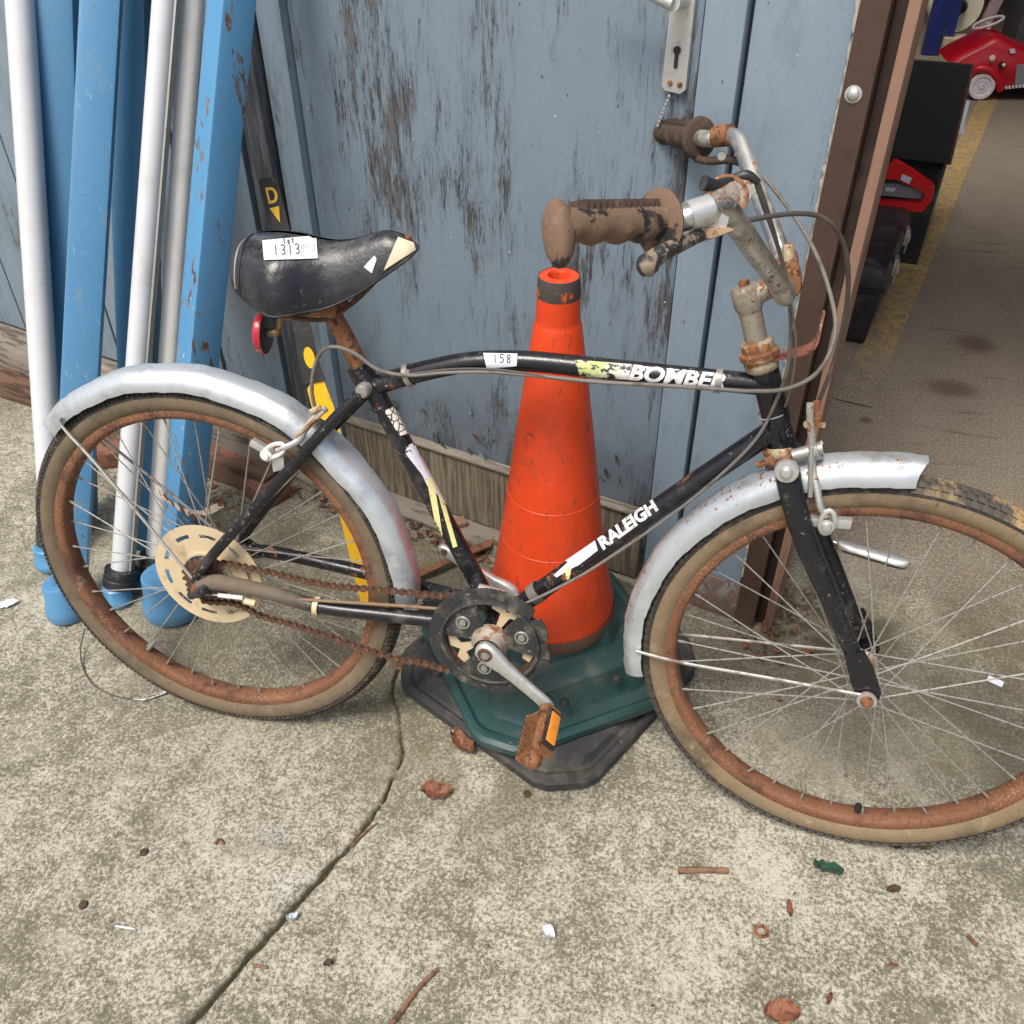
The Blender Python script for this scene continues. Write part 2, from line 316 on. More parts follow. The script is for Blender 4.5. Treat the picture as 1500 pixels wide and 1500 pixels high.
def blue_coat():
    k = NB('blue_powder_coat')
    col = k.mix(k.noise(6, 3), (0.072, 0.235, 0.43), (0.095, 0.275, 0.48))
    chip = k.math('MULTIPLY', k.step(k.noise((70, 70, 26), 5, .65), .55, .585), k.step(k.noise((16, 16, 3), 2), .52, .58))
    cc = k.mix(k.step(k.noise(45, 3), .4, .6), (0.10, 0.05, 0.032), (0.17, 0.16, 0.15))
    col = k.mix(chip, col, cc)
    wt = k.math('MULTIPLY', k.step(k.noise((70, 70, 40), 4), .655, .675), k.step(k.noise(9, 2, loc=(4, 4, 4)), .5, .6))
    col = k.mix(wt, col, (0.6, 0.65, 0.7))
    col = k.mix(k.math('MULTIPLY', k.step(k.noise(14, 4, loc=(9, 2, 1)), .62, .74), .5), col, (0.28, 0.27, 0.16))
    M['blue'] = k.out(col, k.mixf(chip, .34, .8), 0, k.math('SUBTRACT', 0.0, chip), .3, .001)
    k = NB('blue_powder_clean'); c = k.mix(k.noise(8, 4), (0.07, 0.22, 0.40), (0.095, 0.26, 0.445))
    c = k.mix(k.math('MULTIPLY', k.step(k.noise((16, 16, 7), 5, .65, .5), .56, .70), .45), c, (0.24, 0.27, 0.21)); c = k.mix(k.math('MULTIPLY', k.step(k.noise((120, 120, 20), 4, .7), .62, .67), .6), c, (0.25, 0.37, 0.47)); c = k.mix(k.step(k.noise(60, 3, .6, loc=(3, 1, 1)), .71, .725), c, (0.12, 0.09, 0.07))
    M['blue_clean'] = k.out(c, k.mixf(k.noise(20, 3), .28, .5), 0, k.noise(60, 3), .05, .001)
    k = NB('blue_shaded'); M['blue_shaded'] = k.out(k.mix(k.noise(8, 4), (0.045, 0.165, 0.30), (0.06, 0.195, 0.34)), .38, 0, k.noise(60, 3), .05, .001)  # darker copy of the post blue; the rear posts' shade is in the colour
blue_coat()

def door_paint(name, amount=1.0, bottom=True, tone=1.0):
    """blue-grey paint, flaked in upright streaks that bare dark weathered ply; local x = along the wall, z = up"""
    k = NB(name)
    paint = k.mix(k.noise((9, 9, 4), 4), tuple(tone * q for q in (0.195, 0.262, 0.325)), tuple(tone * q for q in (0.24, 0.312, 0.378)))
    paint = k.mix(k.math('MULTIPLY', k.step(k.noise((25, 25, 9), 5), .5, .75), .5), paint, (0.155, 0.20, 0.255))
    streak = k.noise((90, 40, 11), 6, .75); fine = k.noise((330, 80, 45), 4, .75)
    patch = k.noise((7, 5, 1.9), 4, .6, loc=(2.3, 0, .9))
    s = k.math('ADD', k.math('MULTIPLY', streak, .52), k.math('MULTIPLY', fine, .48))
    s = k.math('ADD', s, k.math('MULTIPLY', k.math('SUBTRACT', patch, .5), 0.80 * amount))
    bare = k.step(s, .64 - .05 * amount, .70 - .05 * amount)
    haze = k.math('MULTIPLY', k.step(s, .50 - .03 * amount, .63), .72 * min(1, amount * .9))
    wood = k.mix(k.step(k.noise((190, 60, 14), 4, .7), .38, .62), (0.034, 0.034, 0.036), (0.125, 0.124, 0.124))
    wood = k.mix(k.step(k.noise((20, 20, 5), 3, loc=(8, 1, 1)), .55, .7), wood, (0.065, 0.06, 0.058))
    col = k.mix(haze, paint, (0.098, 0.112, 0.130)); col = k.mix(bare, col, wood)
    if bottom:                                                    # darker, alligatored paint low down
        z = k.sep()[2]; low = k.step(k.math('ADD', z, k.math('MULTIPLY', k.noise(7, 3), .35)), .42, .62, inv=True)
        d, _ = k.voro((95, 40, 17), 'DISTANCE_TO_EDGE'); cr = k.math('MULTIPLY', k.step(k.math('ADD', d, k.math('MULTIPLY', k.math('SUBTRACT', k.noise(120, 3), .5), .09)), .012, .05, inv=True), low)
        cr = k.math('MULTIPLY', cr, k.step(k.noise((34, 34, 14), 3), .50, .6))
        col = k.mix(k.math('MULTIPLY', low, .5), col, (0.085, 0.098, 0.115)); col = k.mix(cr, col, (0.03, 0.028, 0.028))
    nick = k.step(k.noise((130, 60, 50), 3, loc=(1, 7, 3)), .72, .74)
    col = k.mix(nick, col, (0.035, 0.035, 0.04))
    wn = k.step(k.noise((90, 60, 70), 3, loc=(5, 7, 3)), .735, .75); col = k.mix(wn, col, (0.5, 0.5, 0.46))
    h = k.math('ADD', k.math('MULTIPLY', bare, -1.0), k.math('MULTIPLY', k.noise((150, 60, 22), 4), .5))
    return k.out(col, k.mixf(bare, .5, .85), 0, h, .5, .0015)
M['door_paint'] = door_paint('door_paint', 1.3, True, .86)
M['door_paint_sound'] = door_paint('door_paint_sound', .2, False)
M['door_paint_dull'] = door_paint('door_paint_dull', .7, False)
k = NB('dark_weathered_board')
M['dark_board'] = k.out(k.mix(k.step(k.noise((60, 40, 5), 5, .7), .4, .62), (0.045, 0.05, 0.056), (0.12, 0.135, 0.15)), .8, 0, k.noise((120, 60, 12), 4), .4, .002)
def ply():
    k = NB('weathered_ply')
    g = k.noise((10, 60, 6), 5, .65, 1.2); l = k.step(k.noise((140, 40, 7), 4, .7), .40, .62)
    col = k.mix(l, (0.085, 0.070, 0.048), (0.215, 0.18, 0.125)); col = k.mix(k.step(g, .45, .7), col, (0.16, 0.135, 0.095))
    return k.out(col, .9, 0, k.noise((140, 40, 7), 4, .7), .6, .002)
M['ply'] = ply()

def floor_nodes(k):
    """cream speckled concrete outside, smoother brown concrete inside the workshop"""
    P = k.obj
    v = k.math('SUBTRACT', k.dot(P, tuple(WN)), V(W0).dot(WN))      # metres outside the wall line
    big = k.noise(1.6, 4, .6); med = k.noise(9, 5, .65); n1 = k.noise(165, 4, .7); n2 = k.noise(420, 3, .78); n3 = k.noise(48, 4, .65)
    t = k.math('ADD', k.math('MULTIPLY', n1, .50), k.math('MULTIPLY', n2, .28)); t = k.math('ADD', t, k.math('MULTIPLY', n3, .22)); t = k.math('ADD', t, -.0)
    t = k.math('ADD', t, k.math('MULTIPLY', k.math('SUBTRACT', med, .5), .26)); t = k.math('ADD', t, k.math('MULTIPLY', k.math('SUBTRACT', big, .5), .22))
    cream = k.mix(k.noise(30, 3), (0.41, 0.39, 0.305), (0.57, 0.55, 0.455))
    dark = k.mix(k.noise(60, 3, loc=(3, 3, 3)), (0.085, 0.080, 0.055), (0.185, 0.175, 0.125))
    col = k.mix(k.step(t, .44, .60), dark, cream)
    pit = k.step(k.noise(300, 2, .6, loc=(4, 9, 2)), .62, .68); col = k.mix(k.math('MULTIPLY', pit, .75), col, (0.05, 0.046, 0.032))
    vd, vc = k.voro((115, 115, 115)); stn = k.math('MULTIPLY', k.step(vd, .20, .30, inv=True), k.step(k.sep(vc)[0], .62, .66))
    stc = k.mix(k.sep(vc)[1], (0.13, 0.105, 0.078), (0.50, 0.47, 0.42)); stc = k.mix(k.step(k.sep(vc)[2], .8, .85), stc, (0.24, 0.15, 0.09)); col = k.mix(k.math('MULTIPLY', stn, .75), col, stc)
    stain = k.step(k.noise(2.6, 5, .6, .6, loc=(11, 3, 1)), .52, .70); col = k.mix(k.math('MULTIPLY', stain, .42), col, (0.15, 0.14, 0.105))
    pale = k.step(k.noise(3.4, 5, .65, .8, loc=(2, 13, 1)), .56, .72); col = k.mix(k.math('MULTIPLY', pale, .40), col, (0.50, 0.485, 0.40))
    # green algae near the wall and round the cone
    alg = k.math('MAXIMUM', k.blob((0.15, 0.30), .75, .42), k.blob((0.42, -0.06), .22, .14)); alg = k.math('MAXIMUM', alg, k.blob((1.15, .35), .4, .32))
    alg = k.math('MULTIPLY', alg, k.step(k.noise(5, 4), .34, .62)); col = k.mix(k.math('MULTIPLY', alg, .62), col, k.mix(n1, (0.075, 0.072, 0.036), (0.215, 0.195, 0.115)))
    moss = k.math('MULTIPLY', k.blob((1.07, .47), .17, .14), k.step(k.noise(24, 5), .46, .56)); col = k.mix(moss, col, k.mix(n2, (0.02, 0.024, 0.008), (0.075, 0.07, 0.025)))
    for c, rx, ry, cc in (((0.22, -.30), .06, .05, (0.45, .46, .45)), ((0.17, -.22), .035, .03, (.43, .45, .46))):
        col = k.mix(k.math('MULTIPLY', k.blob(c, rx, ry, soft=.9), k.math('MULTIPLY', k.step(n1, .42, .6), .5)), col, cc)
    spot = k.step(k.noise(26, 2, .5, loc=(7, 7, 7)), .735, .755); col = k.mix(k.math('MULTIPLY', spot, .7), col, (0.06, 0.045, 0.035))
    grime = k.math('MULTIPLY', k.step(v, .04, .34, inv=True), k.step(k.noise(6, 4), .36, .6)); col = k.mix(k.math('MULTIPLY', grime, .62), col, k.mix(n1, (0.045, 0.036, 0.022), (0.13, 0.108, 0.07)))
    zz = k.sep()[2]                                                # soil and moss lodged down in the crack
    soil = k.math('MULTIPLY', k.step(k.math('ADD', zz, k.math('MULTIPLY', k.math('SUBTRACT', n3, .5), .010)), -.0125, -.0035, inv=True), k.step(zz, -.5, -.4)); col = k.mix(soil, col, k.mix(n2, (0.035, 0.031, 0.017), (0.12, 0.108, 0.062)))
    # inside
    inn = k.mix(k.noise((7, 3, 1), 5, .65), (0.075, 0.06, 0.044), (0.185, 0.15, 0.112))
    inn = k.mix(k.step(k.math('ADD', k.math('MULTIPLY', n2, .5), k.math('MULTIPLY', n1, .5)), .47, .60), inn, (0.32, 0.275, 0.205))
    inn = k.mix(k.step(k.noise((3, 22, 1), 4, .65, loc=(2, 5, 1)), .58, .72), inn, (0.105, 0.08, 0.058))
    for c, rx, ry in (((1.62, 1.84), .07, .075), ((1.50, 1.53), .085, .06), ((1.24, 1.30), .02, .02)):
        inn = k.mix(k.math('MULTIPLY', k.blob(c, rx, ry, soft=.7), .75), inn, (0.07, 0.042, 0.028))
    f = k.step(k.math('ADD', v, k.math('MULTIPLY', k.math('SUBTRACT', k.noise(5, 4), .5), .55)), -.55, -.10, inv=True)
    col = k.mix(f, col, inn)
    h = k.math('ADD', k.math('MULTIPLY', n1, .6), k.math('MULTIPLY', n2, .6)); h = k.math('MULTIPLY', h, k.mixf(f, 1.0, .35))
    return col, h
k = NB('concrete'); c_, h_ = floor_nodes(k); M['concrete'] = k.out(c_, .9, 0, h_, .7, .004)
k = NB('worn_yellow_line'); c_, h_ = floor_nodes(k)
yy = k.sep()[1]
f = k.math('ADD', k.math('MULTIPLY', k.noise(30, 5, .7), .6), k.math('MULTIPLY', k.noise(120, 3, .7), .4))
f = k.math('ADD', f, k.math('MULTIPLY', k.step(yy, 1.3, 2.4), .03))
M['yellow_line'] = k.out(k.mix(k.math('MULTIPLY', k.step(f, .48, .58), k.math('MULTIPLY', k.step(yy, 1.35, 1.95), .8)), c_, (0.42, 0.255, 0.045)), .85, 0, h_, .5, .003)
k = NB('mud_tread'); mud = k.step(k.noise(14, 3), .42, .55)
z = k.dot(k.obj, tuple(V((1, 0, .9)).normalized())); up = k.step(z, 1.19, 1.24)
mud = k.math('MULTIPLY', mud, up); col = k.mix(k.noise(60, 4), (0.035, 0.033, 0.032), (0.10, 0.088, 0.072))
M['mud_tread'] = k.out(k.mix(mud, col, k.mix(k.noise(90, 3), (0.25, 0.17, 0.075), (0.40, 0.30, 0.15))), .88, 0, k.noise(200, 3), .5, .001)
k = NB('splash_decal'); X = k.sep()[0]
c = k.mix(k.step(k.math('ADD', X, k.math('MULTIPLY', k.math('SUBTRACT', k.noise(60, 3), .5), .08)), .615, .665), k.mix(k.noise(60, 3), (0.34, 0.46, 0.07), (0.62, 0.62, 0.36)), (0.70, 0.70, 0.66))
fl = k.step(k.math('ADD', k.noise((70, 90, 130), 5, .7), k.math('MULTIPLY', k.step(X, .66, .76), .09)), .52, .56)
M['splash'] = k.out(k.mix(fl, c, (0.02, 0.02, 0.022)), .5, 0, k.noise(200, 3), .3, .0005)
k = NB('white_decal'); fl = k.step(k.noise(150, 4, .7), .60, .635)
M['decal_white'] = k.out(k.mix(fl, k.mix(k.noise(40, 2), (0.66, 0.66, 0.64), (0.78, 0.78, 0.78)), (0.03, 0.028, 0.03)), .5, 0, k.noise(200, 3), .2, .0005)
k = NB('crazed_decal'); d, _ = k.voro((95, 95, 95), 'DISTANCE_TO_EDGE')
M['decal_crazed'] = k.out(k.mix(k.step(d, .05, .10), (0.03, 0.025, 0.02), (0.74, 0.72, 0.66)), .55, 0, d, .4, .001)
M['decal_yellow'] = worn('decal_yellow', (0.72, 0.66, 0.30), [((.02, .02, .02), 120, .62, .66, .5, 0)], rough=.5)
M['decal_pink'] = worn('decal_pink', (0.62, 0.52, 0.56), [((.02, .02, .02), 120, .62, .66, .5, 0)], rough=.5)
M['decal_lilac'] = worn('decal_lilac', (0.66, 0.66, 0.74), [((.03, .03, .04), 120, .64, .68, .5, 0)], rough=.5)

k = NB('crown_rust_galv'); fcl = (FC.dot(BX), -FC.dot(BN), FC.dot(BU))
q = k.n('ShaderNodeVectorMath'); q.operation = 'DISTANCE'; k.l(k.obj, q.inputs[0]); q.inputs[1].default_value = fcl
ridge = k.step(q.outputs['Value'], .338, .352)                    # rust sits on the crown, where water lies
base_c = k.mix(k.noise(18, 5), (0.50, 0.55, 0.585), (0.64, 0.69, 0.725))
r1 = k.step(k.math('ADD', k.noise(110, 6, .65), k.math('MULTIPLY', ridge, .075)), .635, .69); r1 = k.math('MULTIPLY', r1, k.step(k.math('ADD', k.noise(9, 3), k.math('MULTIPLY', ridge, .10)), .50, .62))
st_ = k.math('MULTIPLY', k.math('MULTIPLY', ridge, k.step(k.noise(24, 4), .5, .65)), .55)
c = k.mix(st_, base_c, (0.36, 0.30, 0.21)); gm = k.step(k.noise(12, 5, .65), .45, .70); c = k.mix(k.math('MULTIPLY', gm, .5), c, (0.36, 0.385, 0.40)); c = k.mix(r1, c, k.mix(k.noise(180, 3), (0.12, 0.045, 0.022), (0.34, 0.14, 0.06)))
M['galv_rusty'] = k.out(c, k.mixf(r1, .34, .85), k.mixf(r1, .5, 0.0), k.math('ADD', k.noise(300, 3), r1), .3, .0007)
k = NB('dirty_stay'); X = k.sep()[0]
f = k.step(k.math('ADD', X, k.math('MULTIPLY', k.noise(40, 4), .12)), .17, .27, inv=True)
c = k.mix(k.step(k.noise(26, 4), .5, .7), (0.011, 0.011, 0.014), (0.07, 0.066, 0.062))
M['dirty_stay'] = k.out(k.mix(f, c, k.mix(k.noise(70, 4), (0.085, 0.066, 0.048), (0.19, 0.15, 0.11))), k.mixf(f, .3, .85), 0, k.noise(200, 3), .3, .001)

# ------------------------------------------------------------------ draping flat print on a surface
def drape(out, bvh, pts, faces, lift=0.0006, mi=0):
    """pts in photo pixels are dropped along the line of sight on to the surface and lifted off along its normal"""
    vs = []; ok = []
    for (x, y) in pts:
        d = ray(x, y).normalized(); h = bvh.ray_cast(CAM_C, d)
        if h[0] is None: vs.append(V((0, 0, 0))); ok.append(False)
        else:
            n = h[1] if h[1].dot(d) < 0 else -h[1]
            vs.append(h[0] + n * lift); ok.append(True)
    out.add(vs, [f for f in faces if all(ok[i] for i in f)], mi); return out
def pieces(mb):
    """split a mesh builder into its connected pieces, largest first"""
    par = list(range(len(mb.v)))
    def find(a):
        while par[a] != a: par[a] = par[par[a]]; a = par[a]
        return a
    for f in mb.f:
        for i in f[1:]: par[find(i)] = find(f[0])
    g = {}
    for f in mb.f: g.setdefault(find(f[0]), []).append(f)
    out = []
    for fs in sorted(g.values(), key=len, reverse=True):
        ids = sorted({i for f in fs for i in f}); mp = {i: k for k, i in enumerate(ids)}; m_ = MB()
        m_.add([mb.v[i] for i in ids], [[mp[i] for i in f] for f in fs]); out.append(m_)
    return out
def quad_grid(c, nx, ny):
    """bilinear grid over pixel corners c = tl, tr, br, bl"""
    pts = []
    for j in range(ny + 1):
        for i in range(nx + 1):
            s, t = i / nx, j / ny
            a = V(c[0]).lerp(V(c[1]), s); b = V(c[3]).lerp(V(c[2]), s); q = a.lerp(b, t); pts.append((q.x, q.y))
    return pts, [[j * (nx + 1) + i, j * (nx + 1) + i + 1, (j + 1) * (nx + 1) + i + 1, (j + 1) * (nx + 1) + i] for j in range(ny) for i in range(nx)]
def text2d(body, bold=0.0, shear=0.0, cut=0.06):
    cu = bpy.data.curves.new('t', 'FONT'); cu.body = body; cu.size = 1; cu.offset = bold; cu.shear = shear; cu.resolution_u = 3; cu.dimensions = '2D'; cu.fill_mode = 'BOTH'
    o = bpy.data.objects.new('t', cu); COL.objects.link(o); bpy.context.view_layer.update()
    me = bpy.data.meshes.new_from_object(o.evaluated_get(bpy.context.evaluated_depsgraph_get()))
    bpy.data.objects.remove(o); bpy.data.curves.remove(cu)
    bm = bmesh.new(); bm.from_mesh(me); bpy.data.meshes.remove(me)
    ys = [v.co.y for v in bm.verts]; xs = [v.co.x for v in bm.verts]; x0, x1, y0, y1 = min(xs), max(xs), min(ys), max(ys)
    y = y0 + cut
    while y < y1:
        bmesh.ops.bisect_plane(bm, geom=bm.verts[:] + bm.edges[:] + bm.faces[:], plane_co=(0, y, 0), plane_no=(0, 1, 0)); y += cut
    x = x0 + cut * 2
    while x < x1:
        bmesh.ops.bisect_plane(bm, geom=bm.verts[:] + bm.edges[:] + bm.faces[:], plane_co=(x, 0, 0), plane_no=(1, 0, 0)); x += cut * 2
    bm.verts.index_update()
    P = [((v.co.x - x0) / (x1 - x0), 1 - (v.co.y - y0) / (y1 - y0)) for v in bm.verts]; F = [[v.index for v in f.verts] for f in bm.faces]
    bm.free(); return P, F
def text_px(body, c, **kw):
    P, F = text2d(body, **kw); out = []
    for s, t in P:
        a = V(c[0]).lerp(V(c[1]), s); b = V(c[3]).lerp(V(c[2]), s); q = a.lerp(b, t); out.append((q.x, q.y))
    return out, F
GLYPH = {'1': [[(.5, 0), (.5, 1)]], '3': [[(.1, .1), (.5, 0), (.85, .15), (.7, .42), (.4, .48), (.8, .6), (.85, .85), (.5, 1), (.1, .9)]],
         '5': [[(.85, 0), (.25, 0), (.2, .42), (.6, .4), (.85, .62), (.7, .93), (.4, 1), (.1, .9)]],
         '8': [[(.5, .48), (.2, .3), (.3, .05), (.65, .02), (.78, .25), (.5, .48), (.2, .7), (.25, .95), (.65, 1), (.82, .75), (.5, .48)]],
         'l': [[(.3, 0), (.3, .9), (.5, 1)]], 'o': [[(.5, .4), (.2, .55), (.25, .95), (.6, 1), (.8, .7), (.5, .4)]], 't': [[(.5, .1), (.5, 1)], [(.15, .4), (.85, .4)]]}
def hand(body, c, wd=1.3, gap=.25):
    """handwritten strokes as thin ribbons in pixel space"""
    n = len(body); pts = []; fs = []
    for i, ch in enumerate(body):
        for st in GLYPH[ch]:
            q = []
            for (x, y) in st:
                s = (i + x * (1 - gap) + gap / 2) / n
                a = V(c[0]).lerp(V(c[1]), s); b = V(c[3]).lerp(V(c[2]), s); q.append(a.lerp(b, y))
            q = [q[j].lerp(q[j + 1], m / 5) for j in range(len(q) - 1) for m in range(5)] + [q[-1]]
            b0 = len(pts)
            for j, p in enumerate(q):
                t = (q[min(j + 1, len(q) - 1)] - q[max(j - 1, 0)]).normalized(); nn = V((-t.y, t.x)) * wd / 2
                pts += [tuple(p + nn), tuple(p - nn)]
            fs += [[b0 + 2 * j, b0 + 2 * j + 1, b0 + 2 * j + 3, b0 + 2 * j + 2] for j in range(len(q) - 1)]
    return pts, fs

# ------------------------------------------------------------------ ground
def vnoise(x, y, sc, seed):
    """cheap value noise on numpy arrays"""
    rs = np.random.RandomState(seed); T = rs.rand(256, 256)
    X = x * sc + 77.3; Y = y * sc + 31.7; xi = np.floor(X).astype(int); yi = np.floor(Y).astype(int); fx = X - xi; fy = Y - yi
    fx = fx * fx * (3 - 2 * fx); fy = fy * fy * (3 - 2 * fy)
    a = T[xi % 256, yi % 256]; b = T[(xi + 1) % 256, yi % 256]; c = T[xi % 256, (yi + 1) % 256]; d = T[(xi + 1) % 256, (yi + 1) % 256]
    return (a * (1 - fx) + b * fx) * (1 - fy) + (c * (1 - fx) + d * fx) * fy - .5
def build_ground():
    x0, x1, y0, y1, st = -1.3, 2.0, -0.80, 1.0, 0.004
    xs = np.arange(x0, x1 + 1e-6, st); ys = np.arange(y0, y1 + 1e-6, st); x1 = xs[-1]; y1 = ys[-1]
    Xg, Yg = np.meshgrid(xs, ys)
    cr = [(0.262, .33), (0.248, .20), (0.256, .12), (0.300, .03), (0.325, -.02), (0.327, -.07), (0.304, -.19), (0.27, -.28), (0.241, -.347), (0.20, -.45), (0.177, -.516), (0.10, -.66), (.06, -.80)]
    jx = vnoise(Xg, Yg, 22, 3) * .010 + vnoise(Xg, Yg, 60, 5) * .005
    D = np.full(Xg.shape, 9.0); SD = np.zeros(Xg.shape)
    for (ax, ay), (bx, by) in zip(cr[:-1], cr[1:]):
        dx, dy = bx - ax, by - ay; L = dx * dx + dy * dy
        t = np.clip(((Xg + jx - ax) * dx + (Yg - ay) * dy) / L, 0, 1)
        ex = Xg + jx - ax - t * dx; ey = Yg - ay - t * dy; d = np.hypot(ex, ey); s = ex * dy - ey * dx
        m = d < D; D = np.where(m, d, D); SD = np.where(m, np.sign(s), SD)
    fade = np.clip((.30 - Yg) / .1, .25, 1)
    wid = .0030 + .0034 * vnoise(Xg, Yg, 14, 9) + .0016 * np.clip((-.12 - Yg) / .2, 0, 1)
    Z = -.012 * np.exp(-(D / wid) ** 2) * fade * np.clip(.75 + 1.6 * vnoise(Xg, Yg, 9, 12), .25, 1)
    Z += -.0045 * np.exp(-(D / (.011 + .006 * vnoise(Xg, Yg, 17, 21))) ** 2) * fade * np.clip((.0 - Yg) / .12, .3, 1)
    Z += -.004 * np.exp(-(D / .022)) * (SD > 0) * fade              # the right slab has sunk a little along the joint
    edge = np.minimum(np.minimum(Xg - x0, x1 - Xg), np.minimum(Yg - y0, y1 - Yg)); ef = np.clip(edge / .15, 0, 1)
    Z = (Z + vnoise(Xg, Yg, 5, 1) * .002 + vnoise(Xg, Yg, 60, 2) * .0014 - .0005) * ef
    ny, nx = Xg.shape
    vs = np.stack([Xg, Yg, Z], -1).reshape(-1, 3)
    idx = np.arange(nx * ny).reshape(ny, nx)
    fs = np.stack([idx[:-1, :-1], idx[:-1, 1:], idx[1:, 1:], idx[1:, :-1]], -1).reshape(-1, 4)
    big = 300.0
    xo = [-big, x0, x1, big]; yo = [-big, y0, y1, big]
    ov = [(x, y, 0) for y in yo for x in xo]; of = []
    for j in range(3):
        for i in range(3):
            if i == 1 and j == 1: continue
            of.append([j * 4 + i, j * 4 + i + 1, (j + 1) * 4 + i + 1, (j + 1) * 4 + i])
    n = len(vs); allv = vs.tolist() + ov; allf = fs.tolist() + [[a + n for a in f] for f in of]
    me = bpy.data.meshes.new('concrete_ground'); me.from_pydata(allv, [], allf); me.materials.append(M['concrete']); me.materials.append(M['dirt'])
    mid = np.zeros(len(allf), dtype=np.int32); cz = Z.reshape(-1)[fs].mean(1); pass
    me.polygons.foreach_set('material_index', mid); me.update(); sm(me, 60)
    o = bpy.data.objects.new('concrete_ground', me); COL.objects.link(o); o['kind'] = 'structure'
build_ground()
# worn yellow line painted on the workshop floor
mb = MB(); a, b = gd(1250, 590, .004), gd(1432, 180, .004); d = (b - a).normalized(); w = V((d.y, -d.x, 0)) * .05
b = a + d * 9
pts = []; n = 40
for i in range(n + 1):
    q = a.lerp(b, i / n); pts += [q - w, q + w]
mb.add(pts, [[2 * i, 2 * i + 1, 2 * i + 3, 2 * i + 2] for i in range(n)])
o = put(mb, 'yellow_floor_line', M['yellow_line'], kind='structure', smooth=0)

# ------------------------------------------------------------------ building front
WM = Matrix.Translation(W0) @ Matrix.Rotation(TH, 4, 'Z')
AX = (WE, WN, V((0, 0, 1)))
def wbox(mb, u0, u1, v0, v1, z0, z1, bev=0.003, mi=0):
    return mb.box(wp((u0 + u1) / 2, (v0 + v1) / 2, (z0 + z1) / 2), AX, (u1 - u0, v1 - v0, z1 - z0), mi, bev)
door = thing('timber_door', 'flaking blue grey timber door with lever handle, behind orange cone', 'door', mat=WM)
put(wbox(MB(), -1.008, -.226, -.045, -.006, .10, 2.02), 'door_leaf', M['door_paint'], door)
put(wbox(MB(), -1.037, -1.0105, -.045, .012, .10, 2.05, .006), 'beading', M['door_paint_dull'], door)
kb = MB()
kb.prism([wp(-.995, 0.0, .028), wp(-.233, 0.0, .030), wp(-.233, 0.0, .190), wp(-.995, 0.0, .194)], WN * .016)
put(kb, 'kick_board', M['ply'], door, smooth=0)
put(wbox(MB(), -.997, -.231, -.004, .022, .196, .202, .001), 'kick_board_lip', M['wood_grey'], door)
random.seed(3)
fmesh = MB()                                                      # curling paint flakes that stand off the foot of the door
for (px, py, s) in ((640, 640, 1.3), (652, 655, 1.5), (690, 660, 1.0), (708, 668, 1.2), (700, 640, .9), (560, 570, .8), (580, 590, 1.0), (890, 690, .8), (905, 670, .7), (655, 610, .8), (622, 600, .7), (690, 600, .7)):
    c = on_wall(px, py, -.004); m_ = MB(); n = 5; rings = []
    ang = random.uniform(-.6, .6); ex = WE * math.cos(ang) + V((0, 0, 1)) * math.sin(ang); ez = V((0, 0, 1)) * math.cos(ang) - WE * math.sin(ang)
    for i in range(n):
        t = i / (n - 1) - .5; ww = .007 * s * (1 - 1.6 * t * t)
        rings.append([c + ez * t * .034 * s + WN * (.001 + .010 * s * (t + .5) ** 2) - ex * ww, c + ez * t * .034 * s + WN * (.004 + .013 * s * (t + .5) ** 2) + ex * ww])
    m_.loft(rings, closed_ring=False); put(m_, 'paint_flake', random.choice([M['door_paint_dull'], M['bark'], M['dark_board']]), door)
# lock plate, lever, keyhole, screws
lp = MB(); pc = lambda u, z, v=.0: wp(u, v, z)
pl = [(-.276, .998), (-.270, .992), (-.246, .990), (-.238, .996), (-.2375, 1.19), (-.272, 1.19)]
lp.prism([pc(u, z, -.004) for u, z in pl], WN * .009); plate = put(lp, 'lock_plate', M['alloy'], door)
kh = MB(); kh.lathe([(0, .002), (.0055, .002), (.0055, 0)], wp(-.2565, .0055, 1.048), WN, 14); kh.box(wp(-.2565, .0062, 1.035), AX, (.005, .0025, .022)); put(kh, 'keyhole', M['black_flat'], plate)
sc_ = MB(); sc_.lathe([(0, .003), (.003, .003), (.0045, 0)], wp(-.263, .005, 1.003), WN, 10); put(sc_, 'screw', M['rust_post'], plate)
sc_ = MB(); sc_.lathe([(0, .003), (.003, .003), (.0045, 0)], wp(-.2475, .005, 1.002), WN, 10); put(sc_, 'screw', M['rust_post'], plate)
lv = MB(); lv.tube([wp(-.256, .003, 1.112), wp(-.256, .03, 1.112), wp(-.256, .042, 1.113)], [.012, .010, .011], 14)
lv.tube(spline([wp(-.256, .042, 1.113), wp(-.275, .044, 1.118), wp(-.31, .046, 1.127), wp(-.36, .045, 1.126)], 5), bez([.011, .009, .0075, .006], 5), 12); put(lv, 'lever_handle', M['alloy'], plate)
# a short silver bead chain under the plate
ch = MB()
for i in range(8): 
    c = wp(-.262 - .002 * i, .006, .985 - i * .0062); ch.lathe([(0, -.0026), (.0022, -.0013), (.0022, .0013), (0, .0026)], c, V((0, 0, 1)), 8)
single(ch, 'bead_chain', M['alloy'], 'short silver bead chain hanging below the door lock plate', 'chain')
jm = thing('door_frame_board', 'narrow upright blue grey board between the flaking door and plain side panel', 'door frame', mat=WM)
put(wbox(MB(), -.2225, -.1615, -.06, .004, .012, 2.06, .004), 'board', M['door_paint_sound'], jm)
put(wbox(MB(), -.2255, -.2235, -.06, -.03, .10, 2.02, .0005), 'shadow_gap', M['black_flat'], jm)
pn = thing('side_panel', 'plain pale blue grey fixed panel beside brown steel post', 'panel', mat=WM)
put(wbox(MB(), -.154, -.0165, -.05, -.004, .0, 2.06, .003), 'board', M['door_paint_sound'], pn)
put(wbox(MB(), -.1605, -.155, -.055, -.022, .0, 2.05, .001), 'groove_strip', M['dark_board'], pn)
